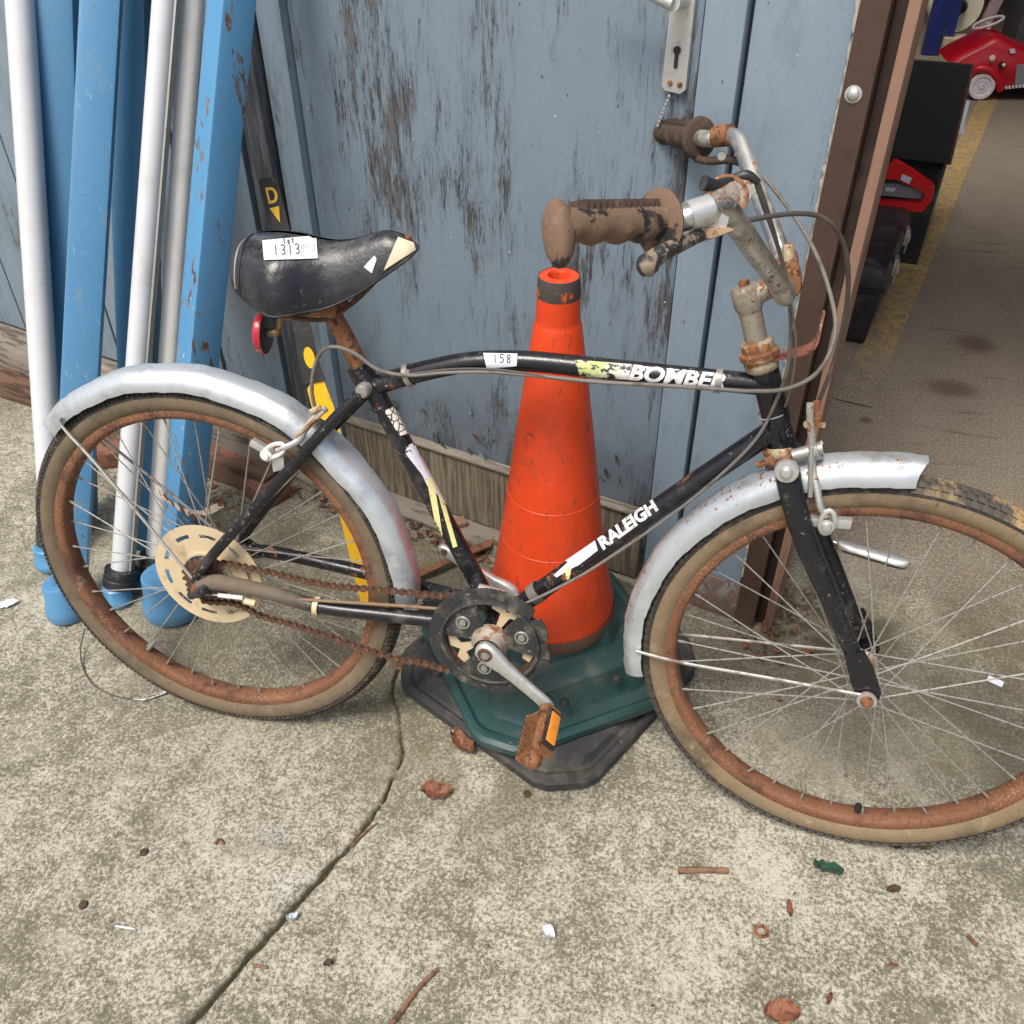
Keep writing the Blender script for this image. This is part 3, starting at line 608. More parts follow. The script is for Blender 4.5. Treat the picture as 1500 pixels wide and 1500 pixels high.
put(wbox(MB(), -.125, -.012, -.002, .004, .0, .095, .003), 'bare_wood_foot', worn('bare_pink_wood', (0.15, 0.095, 0.075), [((.2, .2, .19), 20, .5, .6, .8, 0), ((.06, .045, .04), 40, .55, .65, .9, 0)], rough=.9, bs=.4), pn)
# ragged cream mastic along the steel post
ms = MB(); random.seed(11); ring = []
for i in range(300):
    z = .12 + i * .0064; j = random.gauss(.0022, .0011) - (.003 if random.random() < .12 else 0); ring.append([wp(-.0185 + j, -.003, z), wp(-.0185 + j, .003, z), wp(-.013, .005, z), wp(-.013, -.003, z)])
ms.loft(ring); put(ms, 'mastic_bead', worn('mastic', (0.42, 0.40, 0.34), [((.2, .17, .13), 50, .5, .65, .9, 0)], rough=.9, bs=.5), pn)
ps = thing('steel_post', 'dark brown steel door post with paler edge strip, right of the blue panel', 'post', mat=WM)
put(wbox(MB(), -.0125, .027, -.06, .012, 0, 2.6, .003), 'post_face', M['brown_steel'], ps)
put(wbox(MB(), .0275, .0455, -.07, -.016, 0, 2.6, .002), 'recess', M['brown_shaded'], ps)
put(wbox(MB(), .046, .0620, -.055, .004, 0.0, 2.6, .002), 'edge_strip', M['tan_strip'], ps)
bo = MB(); c = on_wall(1250, 138, .012)
bo.lathe([(0, .006), (.005, .0058), (.0078, .0035), (.0085, .002), (.0085, 0)], c, WN, 20); bo.lathe([(.0085, .0012), (.0115, .0008), (.0115, -.001)], c, WN, 20); put(bo, 'bolt_head', M['alloy'], ps)
# left of the door: frame boards, second leaf, sill
lf = thing('left_frame', 'dark weathered upright boards left of the flaking door, behind the blue posts', 'door frame', mat=WM)
put(wbox(MB(), -1.082, -1.041, -.05, .0, .11, 2.06, .004), 'board', M['door_paint_dull'], lf)
put(wbox(MB(), -1.128, -1.087, -.05, .022, .11, 2.06, .004), 'board', M['dark_board'], lf)
put(wbox(MB(), -1.175, -1.133, -.05, -.008, .11, 2.06, .004), 'board', M['dark_board'], lf)
ll = thing('closed_door_leaf', 'grey boarded door leaf standing behind the leaning blue and white posts', 'door', mat=WM)
u = -2.62; random.seed(5)
while u < -1.19:
    w_ = min(.205, -1.182 - u); put(wbox(MB(), u, u + w_ - .006, -.05, -.004 + random.uniform(-.003, .003), .13, 2.06, .004), 'board', M['door_paint_dull'], ll); u += w_
put(wbox(MB(), -2.62, -1.182, -.075, -.055, .13, 2.06, .001), 'backing', M['black_flat'], ll)
sl = thing('timber_sill', 'split weathered grey timber sill along the foot of the doors', 'sill', mat=WM)
def beam(u0, u1, v0, v1, z0, z1, seed, n=26):
    random.seed(seed); m_ = MB(); rings = []
    for i in range(n + 1):
        t = i / n; u_ = u0 + (u1 - u0) * t; j = lambda a: random.uniform(-a, a)
        rings.append([wp(u_, v0, z0), wp(u_, v1 + j(.004), z0), wp(u_, v1 + j(.004), z0 + (z1 - z0) * .6), wp(u_, v1 - .008 + j(.004), z1 + j(.003)), wp(u_, (v0 + v1) / 2, z1 + j(.003)), wp(u_, v0, z1 + j(.002))])
    return m_.loft(rings, caps=True)
put(beam(-1.14, -.168, -.06, .065, 0.0, .024, 1), 'plank', M['wood_grey'], sl)
put(beam(-2.7, -1.145, -.06, .10, 0.055, .118, 2), 'plank', M['wood_grey'], sl)
put(beam(-2.7, -1.15, -.05, .165, 0.0, .052, 4), 'plank', M['wood_brown'], sl)
# the rest of the building
bd = thing('workshop_building', 'shadowy workshop seen through the open bay right of the post', 'building', mat=WM)
put(wbox(MB(), -9, 9.5, -.35, -.0, 2.65, 4.2, .01), 'lintel_wall', M['render_wall'], bd)
put(wbox(MB(), -9, -2.66, -.30, -.0, 0, 2.645, .01), 'front_wall', M['render_wall'], bd)
put(wbox(MB(), -2.655, .05, -.30, -.085, 2.08, 2.645, .01), 'door_head', M['render_wall'], bd)
put(wbox(MB(), 5.2, 9.5, -.30, -.0, 0, 2.645, .01), 'front_wall', M['render_wall'], bd)
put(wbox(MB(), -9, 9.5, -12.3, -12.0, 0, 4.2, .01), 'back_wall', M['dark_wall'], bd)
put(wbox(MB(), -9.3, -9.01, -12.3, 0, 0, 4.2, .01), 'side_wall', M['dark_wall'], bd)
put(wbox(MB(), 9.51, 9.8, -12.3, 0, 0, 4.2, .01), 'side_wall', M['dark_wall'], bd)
for v0, v1 in ((-.7, .25), (-3.6, -2.2), (-12.3, -4.6)):      # unseen roof bays; gaps between them added to brighten the workshop
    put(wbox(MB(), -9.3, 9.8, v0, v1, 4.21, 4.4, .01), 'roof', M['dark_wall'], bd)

# ------------------------------------------------------------------ leaning posts
def lean_pt(px, v): return on_wall(px[0], px[1], v)
def lean_post(kind, base_px, top_px, vtop, r, mat, label, zb=.06, yaw=0, foot=None, L=1.5, group='posts leaning on the wall', trim=False):
    B = gd(base_px[0], base_px[1], zb); T = on_wall(top_px[0], top_px[1], vtop); d = (T - B).normalized(); B0 = B - d * (zb / d.z)
    E_ = B + d * L
    nm = 'white_pole' if kind == 'round' else 'blue_post'
    t = thing(nm, label, 'pole' if kind == 'round' else 'post', (B0.x, B0.y, 0), group=group)
    ax = d; X = V((math.cos(yaw), math.sin(yaw), 0)); X = (X - ax * X.dot(ax)).normalized(); Y = ax.cross(X)
    m_ = MB()
    if kind == 'round':
        m_.tube([B + d * .0, E_], r, 28); put(m_, 'tube', mat, t)
        if trim:
            s = MB(); s.box((B + E_) / 2 + X * (r + .002) - Y * .0, (X, Y, ax), (.004, .014, L - .1)); put(s, 'edge_trim', M['steel_grey'], t)
    else:
        m_.box((B + E_) / 2, (X, Y, ax), (r * 2, r * 2, L), 0, r * .22); put(m_, 'tube', mat, t)
    if foot:
        fr, fh, cr, chh, cm = foot
        c = V((B0.x, B0.y, 0))
        f = MB(); f.lathe([(0, .001), (fr * .90, .001), (fr, .010), (fr * .98, fh * .35), (fr * .90, fh * .42), (fr * .88, fh * .95), (fr * .8, fh), (0, fh)], c, (V((0, 0, 1)) + d * .5).normalized(), 32); put(f, 'foot', M['blue_clean'], t)
        if chh:
            k_ = MB(); cb = c + d * (fh * .9)
            k_.lathe([(cr * .9, 0), (cr, .002), (cr, chh * .45), (cr * .94, chh * .5), (cr * .97, chh * .55), (cr * .95, chh), (r, chh + .002)], cb, d, 32); put(k_, 'collar', M['black_rubber'], t)
    return t
lean_post('round', (80, 808), (29, 0), .15, .0265, M['white_post'], 'white round pole leaning at the far left edge', foot=(.040, .055, .036, .045, 0), zb=.03, trim=False)
lean_post('box', (110, 760), (84, 0), .08, .042, M['blue_shaded'], 'shaded blue post standing behind the leftmost white pole', zb=.03, yaw=.35)
lean_post('box', (101, 880), (149, 0), .17, .033, M['blue_clean'], 'blue square post between white poles, crossing in front of a darker one', zb=.03, yaw=-1.1, foot=(.040, .085, 0, 0, 0))
lean_post('box', (214, 800), (190, 0), .06, .038, M['blue_shaded'], 'shaded blue post leaning behind the middle white pole', zb=.03, yaw=.3)
lean_post('round', (176, 862), (242, 0), .15, .0215, M['white_post'], 'bright white round pole with black collar and blue foot in the middle', foot=(.032, .045, .035, .04, 0), zb=.03, trim=True)
lean_post('round', (226, 838), (282, 0), .10, .0195, M['cream_post'], 'off white round pole tucked against the chipped blue post', foot=(.032, .045, .033, .035, 0), zb=.03)
lean_post('box', (257, 876), (339, 0), .15, .030, M['blue'], 'chipped blue square post nearest the door, rust showing along it', zb=.03, yaw=-.62, foot=(.060, .10, 0, 0, 0))
# torn sticker hanging across two poles
tp = MB(); pth = [(222, 704, .0), (234, 722, .01), (250, 735, .01), (268, 748, .012), (290, 753, .012), (310, 746, .01), (327, 737, .0)]
top = [gd(x, y, .27) + (CAM_C - gd(x, y, .27)).normalized() * 0 for x, y, _ in pth]
def post_pt(x, y, off):
    """point a little in front of the chipped post"""
    return on_plane(x, y, gd(258, 893, .03) + WN * (.055 + off), (WN + V((0, 0, .42))).normalized())
rings = []
random.seed(2); P = spline([post_pt(x, y, o) for x, y, o in pth], 5)
for p in P:
    rings.append([p + V((0, 0, 1)) * random.uniform(.006, .010), p - V((0, 0, 1)) * random.uniform(.006, .010)])
tp.loft(rings, closed_ring=False)
single(tp, 'torn_tape', worn('torn_tape', (0.70, 0.62, 0.50), [((.16, .055, .02), 38, .47, .52, .6, 0)], rough=.7), 'torn brown and cream tape strip curling off the chipped blue post', 'tape')

# ------------------------------------------------------------------ traffic cone
CC = V((0.541, 0.228, 0)); CT = V((0.544, 0.222, .812))
cone = thing('traffic_cone', 'faded orange traffic cone on green base with black rubber foot', 'traffic cone', CC)
cax = (CT - CC).normalized()
H = .812; zb = .176
cm_ = MB()
prof = [(.117, zb), (.1165, zb + .006), (.115, zb + .03), (.1017, .26), (.0872, .355), (.0757, .444), (.0620, .55), (.0485, .645), (.0352, .738), (.0340, .741), (.0330, .743), (.0324, .750), (.0300, .803), (.0285, .811), (.026, .8125), (.0165, .8125), (.0145, .809), (.014, .77)]
cm_.lathe([(r, z) for r, z in prof], CC, cax, 64); body = put(cm_, 'cone_body', M['orange'], cone, smooth=35)
for r_, z_ in ((.0876, .352), (.0761, .4415)):                    # thin moulding seams
    sm__ = MB(); sm__.lathe([(r_ - .0008, z_ - .0014), (r_ + .0007, z_), (r_ - .0010, z_ + .0014)], CC, cax, 64); put(sm__, 'moulding_seam', M['orange'], body)
sc_ = MB(); sc_.lathe([(.0311, .782), (.0313, .783), (.0307, .803), (.0292, .8118), (.0285, .812)], CC, cax, 48); put(sc_, 'scuffed_rim', M['orange_scuff'], body)
sc_ = MB(); sc_.lathe([(.1185, zb - .012), (.1192, zb - .008), (.1186, zb + .012), (.1172, zb + .014)], CC, cax, 64); put(sc_, 'lower_band', worn('dark_band', (0.10, 0.05, 0.035), [((.5, .09, .03), 20, .56, .66, .6, 0)], rough=.7), body)
def octo(c, R, ch, rot, z, n=3):
    """chamfered square outline, n points per chamfer rounding"""
    pts = []
    for k in range(4):
        a = rot + k * PI / 2; ca, sa = math.cos(a), math.sin(a)
        for (x, y) in ((R, -R + ch), (R, R - ch)):
            for j in range(n):
                t = (j / (n - 1) - .5) if n > 1 else 0
                # ease the corner
                x_, y_ = x, y
                e = ch * .22
                if y > 0: q = V((R, R - ch - e)).lerp(V((R - e * .7, R - ch + e * .7)), t + .5)
                else: q = V((R - e * .7, -R + ch - e * .7)).lerp(V((R, -R + ch + e)), t + .5)
                pts.append(V((c.x + q.x * ca - q.y * sa, c.y + q.x * sa + q.y * ca, z)))
    return pts
rot1 = math.atan2(gd(809, 1162).y - gd(600, 1012).y, gd(809, 1162).x - gd(600, 1012).x)
PC = V((.541, .228, 0))
fm = MB(); R = .234; ch = .064
fm.loft([octo(PC, *a) for a in ((R - .004, ch, rot1, 0), (R, ch, rot1, .006), (R, ch, rot1, .022), (R - .004, ch, rot1, .027), (R - .012, ch, rot1, .0285), (R - .018, ch * .97, rot1, .025), (R - .024, ch * .95, rot1, .028), (R - .030, ch * .95, rot1, .041), (R - .036, ch * .93, rot1, .0445), (.05, .02, rot1, .0455))], caps=True)
put(fm, 'rubber_foot', M['rubber'], cone, smooth=26)
rot2 = math.atan2(gd(952, 1049, .055).y - gd(776, 1113, .055).y, gd(952, 1049, .055).x - gd(776, 1113, .055).x)
gm = MB(); R = .210; ch = .058; GC = V((.541, .227, 0))
def roundring(c, r, z, ref):
    out = []
    for p in ref:
        a = math.atan2(p.y - c.y, p.x - c.x); out.append(V((c.x + r * math.cos(a), c.y + r * math.sin(a), z)))
    return out
ref = octo(GC, R, ch, rot2, 0)
gm.loft([octo(GC, R - .003, ch, rot2, .0475), octo(GC, R, ch, rot2, .051), octo(GC, R, ch, rot2, .064), octo(GC, R - .005, ch, rot2, .070), octo(GC, R - .012, ch, rot2, .0705), octo(GC, R - .020, ch, rot2, .065), octo(GC, R - .042, ch * .9, rot2, .068), octo(GC, R - .048, ch * .85, rot2, .076), octo(GC, R - .060, ch * .8, rot2, .122), octo(GC, R - .067, ch * .8, rot2, .129),
         roundring(CC + (CT - CC) * .14, .146, .132, ref), roundring(CC + (CT - CC) * .15, .132, .142, ref), roundring(CC + (CT - CC) * .16, .1205, .174, ref), roundring(CC + (CT - CC) * .16, .10, .177, ref)])
gb = put(gm, 'green_base', M['teal'], cone, smooth=30)
for px, py in ((800, 1022), (827, 1028), (905, 992), (640, 985)):
    s = MB(); c = gd(px, py, .127); s.lathe([(0, .004), (.006, .003), (.008, 0), (.008, -.006)], c, V((0, 0, 1)), 14); put(s, 'stud', M['black_rubber'], gb)

# ------------------------------------------------------------------ long black and yellow tool
A_ = on_wall(392, 262, .13); B_ = gd(541, 900, .012)
tool = thing('long_tool', 'long black and yellow tool leaning on the door behind the saddle', 'tool', (B_.x, B_.y, 0))
ax = (B_ - A_).normalized(); vw = (CAM_C - A_).normalized(); TX = ax.cross(vw).normalized(); TX = TX if TX.x > 0 else -TX; TY = TX.cross(ax); TY = TY if TY.dot(vw) > 0 else -TY
Lt = (B_ - A_).length
def tpt(x, s, y=0): return A_ + ax * s * Lt + TX * x + TY * y
hb = MB()
def trect(mb, x0, x1, s0, s1, y0, y1, bev=.002, mi=0):
    return mb.box(tpt((x0 + x1) / 2, (s0 + s1) / 2, (y0 + y1) / 2), (TX, TY, ax), (x1 - x0, y1 - y0, (s1 - s0) * Lt), mi, bev)
def outline(mb, pl, y0, y1, mi=0): return mb.prism([tpt(x, s, y0) for x, s in pl], TY * (y1 - y0), mi)
outline(hb, [(-.017, .004), (-.013, 0), (.013, 0), (.017, .004), (.019, .13), (.0165, .2), (.0165, .40), (.021, .44), (-.021, .44), (-.0165, .40), (-.0165, .2), (-.019, .13)], -.012, .010)
put(hb, 'handle', M['tool_black'], tool, smooth=30)
def ring2(mb, c, rx, ry, wd, y0, y1, flatside=False, n=20):
    o_, i_ = [], []
    for k in range(n):
        q = 2 * PI * k / n; cx, cy = math.cos(q), math.sin(q)
        if flatside and cx < 0: cx = -.75; cy = max(-1, min(1, cy * 1.15))
        o_.append((cx * rx, cy * ry)); i_.append((cx * (rx - wd), cy * (ry - wd)))
    R_ = []
    for (y, L_) in ((y0, o_), (y1, o_), (y1, i_), (y0, i_)): R_.append([tpt(c[0] + a, c[1] + b / Lt, y) for a, b in L_])
    return mb.loft(R_, closed_path=True)
rg = MB(); ring2(rg, (.0, .036), .011, .0145, .005, .008, .0125, True); put(rg, 'hanging_hole_rim', M['tool_yellow'], tool)
rg = MB(); outline(rg, [(-.009, .062), (.009, .060), (.004, .094)], .009, .0125); put(rg, 'arrow_inlay', M['tool_yellow'], tool)
rg = MB(); outline(rg, [(.010 * math.cos(q * .35) , .385 + .024 * math.sin(q * .35)) for q in range(18)], .009, .0125); put(rg, 'oval_inlay', M['tool_yellow'], tool)
yb = MB(); outline(yb, [(-.018, .452), (-.006, .436), (.017, .440), (.0245, .50), (.028, .60), (.012, .80), (.0105, 1.0), (-.0115, 1.0), (-.0125, .80), (-.0135, .60), (-.0165, .53)], -.006, .006); put(yb, 'blade_cover', M['tool_yellow'], tool, smooth=30)

# ------------------------------------------------------------------ things inside the workshop
def yaw_frame(a): return V((math.cos(a), math.sin(a), 0)), V((-math.sin(a), math.cos(a), 0)), V((0, 0, 1))
TBX, TBY, TBZ = yaw_frame(math.radians(-14))
O_ = V((1.274, 1.754, 0))                                        # near right foot of the toolbox
def tb(x, y, z): return O_ + TBX * x + TBY * y + TBZ * z
tbx = thing('toolbox', 'closed black plastic toolbox with chrome latches on floor behind post', 'toolbox', O_)
m_ = MB()
def tring(x0, x1, y0, y1, z): return [tb(x0, y0, z), tb(x1, y0, z), tb(x1, y1, z), tb(x0, y1, z)]
m_.loft([tring(-.36, -.006, .012, .64, 0), tring(-.37, 0, 0, .65, .02), tring(-.37, .012, -.008, .65, .178), tring(-.37, .018, -.016, .66, .182), tring(-.37, .018, -.016, .66, .192)], caps=True); put(m_, 'body', M['black_case'], tbx, smooth=25)
m_ = MB(); m_.loft([tring(-.37, .020, -.018, .662, .194), tring(-.37, .020, -.018, .662, .206), tring(-.365, .008, -.006, .655, .238), tring(-.35, -.012, .012, .64, .247)], caps=True); put(m_, 'lid', M['black_case'], tbx, smooth=25)
for yy_ in (.17, .45):
    m_ = MB(); m_.box(tb(.022, yy_, .205), (TBX, TBY, TBZ), (.010, .045, .055), 0, .003); m_.box(tb(.030, yy_, .175), ((TBX + TBZ * -.4), TBY, TBZ), (.006, .034, .05), 0, .002)
    m_.tube([tb(.028, yy_ - .02, .222), tb(.034, yy_ - .02, .19), tb(.034, yy_ + .02, .19), tb(.028, yy_ + .02, .222)], .003, 8); put(m_, 'latch', M['chrome'], tbx)
oc = thing('open_case', 'open black case with its lid standing upright beyond toolbox', 'case', tb(.1, 1.05, 0))
m_ = MB()
for (x0, x1, y0, y1, z0, z1) in ((-.4, .075, .74, .75, 0, .27), (-.4, .075, 1.16, 1.17, 0, .27), (.065, .075, .751, 1.159, 0, .27), (-.4, -.39, .751, 1.159, 0, .27), (-.39, .064, .751, 1.159, 0, .02)):
    m_.box(tb((x0 + x1) / 2, (y0 + y1) / 2, (z0 + z1) / 2), (TBX, TBY, TBZ), (x1 - x0, y1 - y0, z1 - z0))
put(m_, 'tray', M['black_case'], oc, smooth=0)
m_ = MB(); yl = tb(0, 1.15, 0)
pl_ = [on_plane(x, y, yl, TBY) for x, y in ((1322, 88), (1425, 96), (1391, 241), (1296, 229))]
m_.prism(pl_, TBY * .03); put(m_, 'raised_lid', M['black_flat'], oc, smooth=0)
m_ = MB(); m_.tube([pl_[1], pl_[2]], .006, 8); put(m_, 'lid_edge', worn('case_edge', (0.10, .05, .03), rough=.6), oc)
m_ = MB()
ry = tb(0, .60, 0)
def rpt(zx, zy, d=0): return on_plane(1150 + zx / 4.286, zy / 4.286, ry, TBY) + TBY * d
ro = [(560, 1090), (640, 1060), (668, 1016), (692, 1012), (800, 1075), (928, 1168), (934, 1190), (915, 1270), (866, 1328), (840, 1334), (560, 1308)]
ri = [(560, 1132), (632, 1128), (672, 1122), (700, 1128), (740, 1150), (852, 1196), (876, 1212), (872, 1236), (850, 1272), (836, 1276), (560, 1262)]
n = len(ro)
loops = [[rpt(*q, d) for q in L_] for d, L_ in ((0, ro), (.035, ro), (.035, ri), (0, ri))]
m_.loft(loops, closed_ring=True, closed_path=True)
rs_ = thing('red_handled_tool', 'bright red plastic tool handle with price label on top of toolbox', 'tool', tb(-.05, .62, .247))
put(m_, 'handle', M['red_plastic'], rs_, smooth=35)
m_ = MB(); m_.prism([rpt(*q, .02) for q in ((560, 1160), (700, 1165), (872, 1210), (850, 1262), (560, 1235))], TBY * .012); put(m_, 'blade', M['grey_car'], rs_, smooth=0)
m_ = MB(); m_.prism([rpt(*q, -.0015) for q in ((738, 1092), (798, 1118), (778, 1154), (724, 1126))], TBY * -.001); put(m_, 'price_label', M['paper'], rs_, smooth=0)
m_ = MB(); m_.prism([rpt(*q, .017) for q in ((630, 1185), (694, 1190), (680, 1214), (622, 1206))], TBY * -.001); put(m_, 'price_label', M['paper'], rs_, smooth=0)
m_ = MB(); q0 = tb(.02, 1.3, 0); m_.prism([on_plane(x, y, q0, TBY) for x, y in ((1411, 146), (1421, 148), (1413, 180), (1412, 197), (1399, 196))], TBY * .002)
single(m_, 'paper_sheet', M['paper'], 'white paper sheet hanging at the end of the open case', 'paper', smooth=0)
# toy car
CY = 5.12
def tc(px, py, d=0): return on_plane(px, py, (0, CY, 0), V((0, 1, 0))) + V((0, d, 0))
car = thing('toy_car', 'red toy pedal car with white wheels on the workshop floor', 'toy car', tc(1470, 140))
def car_ring(pl, d, sx=1.0):
    c = V((0, 0, 0))
    P_ = [tc(x, y) for x, y in pl]; c = sum(P_, V((0, 0, 0))) / len(P_)
    return [c + (p - c) * sx + V((0, d, 0)) for p in P_]
hull = [(1388, 92), (1400, 84), (1436, 66), (1452, 56), (1464, 53), (1478, 60), (1500, 72), (1530, 84), (1556, 100), (1560, 124), (1540, 130), (1500, 132), (1470, 134), (1456, 132), (1455, 118), (1448, 106), (1436, 102), (1425, 100), (1408, 100)]
m_ = MB(); m_.loft([car_ring(hull, d, s) for d, s in ((.0, .80), (.02, .93), (.06, 1.0), (.34, 1.0), (.40, .93), (.42, .80))], caps=True); put(m_, 'body', M['red_car'], car, smooth=60)
m_ = MB(); m_.tube(spline([tc(1424, 108, -.01), tc(1428, 101, -.02), tc(1440, 99, -.03), (tc(1452, 104, -.03)), tc(1462, 120, -.02), tc(1464, 132, -.01)], 4), .022, 10); put(m_, 'mudguard', M['red_car'], car)
for (x, y) in ((1437, 125), (1545, 122)):
    m_ = MB(); c = tc(x, y, -.035); r_ = .073
    m_.lathe([(0, .0), (.012, -.004), (.016, .004), (.03, .0), (.045, .003), (.05, -.003), (r_ - .006, -.004), (r_, .006), (r_, .045), (0, .045)], c, V((0, 1, 0)), 28); put(m_, 'wheel', worn('toy_wheel', (0.66, 0.63, 0.68), rough=.5, var=.03), car)
m_ = MB(); c = tc(1458, 42, .2); m_.tube([c + V((.075 * math.cos(a), .06 * math.sin(a), .03 * math.cos(a - .2))) for a in [2 * PI * i / 24 for i in range(25)]], .008, 8, caps=False); m_.tube([c, tc(1459, 52, .2)], .012, 8); put(m_, 'steering_wheel', M['white_vinyl'], car)
m_ = MB(); m_.prism([tc(1489, 95, -.006), tc(1520, 92, -.006), tc(1520, 126, -.006), tc(1486, 125, -.006)], V((0, .05, 0))); put(m_, 'grille_panel', M['grey_car'], car, smooth=0)
for i in range(8):
    x = 1462 + i * 5; m_ = MB(); m_.prism([tc(x, 127 - i * .5, -.012), tc(x + 3, 127 - i * .5, -.012), tc(x + 3, 131 - i * .5, -.012), tc(x, 131 - i * .5, -.012)], V((0, .03, 0))); put(m_, 'bumper_mark', M['white_vinyl'], car, smooth=0)
for (x, y, r_, mm) in ((1453, 85, .016, 'white_vinyl'), (1467, 95, .018, 'black_flat'), (1469, 94, .010, 'white_vinyl')):
    m_ = MB(); m_.lathe([(0, -.012), (r_ * .8, -.01), (r_, 0), (r_, .03)], tc(x, y, -.012 if mm != 'white_vinyl' or x < 1460 else -.02), V((0, 1, 0)), 14); put(m_, 'headlight' if x > 1460 else 'badge', M[mm], car)
m_ = MB(); m_.prism([tc(1478, 72, -.01), tc(1486, 71, -.01), tc(1487, 77, -.01), tc(1480, 78, -.01)], V((0, .02, 0))); put(m_, 'price_label', M['paper'], car, smooth=0)
# blue racking, roll, sloping beam
RY = 6.4
def rk(px, py, d=0): return on_plane(px, py, (0, RY, 0), V((0, 1, 0))) + V((0, d, 0))
rack = thing('storage_rack', 'dark blue perforated steel storage rack upright behind open case', 'rack', rk(1370, 90))
a0, a1 = rk(1346, 90), rk(1386, 90); a0.z = 0; a1.z = 0
m_ = MB(); m_.box(V(((a0.x + a1.x) / 2, RY, 1.0)), (V((1, 0, 0)), V((0, 1, 0)), V((0, 0, 1))), (a1.x - a0.x, .07, 2.0), 0, .008); put(m_, 'upright', M['navy'], rack)
m_ = MB()
for k_ in range(26): m_.box(V(((a0.x + a1.x) / 2 + .01, RY - .036, .12 + k_ * .075)), (V((1, 0, 0)), V((0, 1, 0)), V((0, 0, 1))), (.022, .004, .02))
put(m_, 'slots', M['black_flat'], rack, smooth=0, kind='stuff')
m_ = MB(); m_.box(V(((a0.x + a1.x) / 2 - .05, RY - .037, 1.0)), (V((1, 0, 0)), V((0, 1, 0)), V((0, 0, 1))), (.012, .006, 1.98)); put(m_, 'rib', M['navy'], rack, smooth=0)
a2 = rk(1462, 60).x
m_ = MB(); m_.box(V((a2 + .25, RY + .5, 1.0)), (V((1, 0, 0)), V((0, 1, 0)), V((0, 0, 1))), (.10, .07, 2.0), 0, .008); put(m_, 'upright', M['navy'], rack)
m_ = MB(); b0, b1 = rk(1390, 105, -.3), rk(1462, -10, -.05); m_.box((b0 + b1) / 2, ((b1 - b0).normalized(), V((0, 1, 0)), (b1 - b0).normalized().cross(V((0, 1, 0)))), ((b1 - b0).length, .05, .07), 0, .004)
single(m_, 'sloping_beam', M['purple_beam'], 'dull purple grey metal beam leaning across the blue rack', 'beam')
m_ = MB(); c = rk(1410, 14, .12)
m_.lathe([(0, -.03), (.03, -.03), (.05, -.02), (.052, 0.0), (.06, 0.0), (.158, .0), (.165, .01), (.165, .16), (0, .16)], c, V((-.15, 1, .0)), 36)
rl = thing('white_roll', 'large cream white roll with black hub beside the blue rack', 'roll', c); put(m_, 'roll', M['roll_white'], rl)
m_ = MB(); m_.lathe([(0, -.06), (.03, -.058), (.048, -.03), (.05, .01)], c, V((-.15, 1, .0)), 24); put(m_, 'hub', worn('gloss_black', (0.012, 0.012, 0.014), rough=.15), rl)
m_ = MB(); c = rk(1405, 72, .0); m_.box(c, (V((1, 0, 0)), V((0, 1, 0)), V((0, 0, 1))), (.26, .2, .16), 0, .01); single(m_, 'cardboard_box', worn('card', (0.36, 0.31, 0.2), rough=.8), 'pale cardboard box beneath the white roll', 'box')
m_ = MB(); c = V((rk(1490, 40, .2).x + .25, RY + .2, .32)); m_.box(c, yaw_frame(.1), (.5, .3, .64), 0, .02); single(m_, 'dark_cabinet', worn('dark_cabinet', (0.045, 0.045, 0.05), rough=.5), 'dark grey cabinet behind the red toy car', 'cabinet')

# ------------------------------------------------------------------ the bicycle
BM = Matrix((BX, -BN, BU)).transposed().to_4x4()
bike = thing('bicycle', 'rusty black bicycle with dull silver mudguards leaning by the cone', 'bicycle', mat=BM)
R = .3275
def rearW(x, off, z): return bp(x, off, R + z)
def ringpath(Wf, r, off, n=120, a0=0, a1=2 * PI): return [Wf(r * math.cos(a0 + (a1 - a0) * i / n), off, r * math.sin(a0 + (a1 - a0) * i / n)) for i in range(n + (0 if abs(a1 - a0 - 2 * PI) < 1e-6 else 1))]
def revolve(Wf, prof, n=120, mi=0, mb=None, closed=False, a0=0, a1=2 * PI, wob=None):
    mb = mb or MB(); full = abs(a1 - a0 - 2 * PI) < 1e-6; m = n if full else n + 1; rings = []
    for i in range(m):
        a = a0 + (a1 - a0) * i / n; e = wob(a) if wob else 0
        rings.append([Wf((r + e) * math.cos(a), o, (r + e) * math.sin(a)) for r, o in prof])
    return mb.loft(rings, closed_ring=closed, closed_path=full, mi=mi)
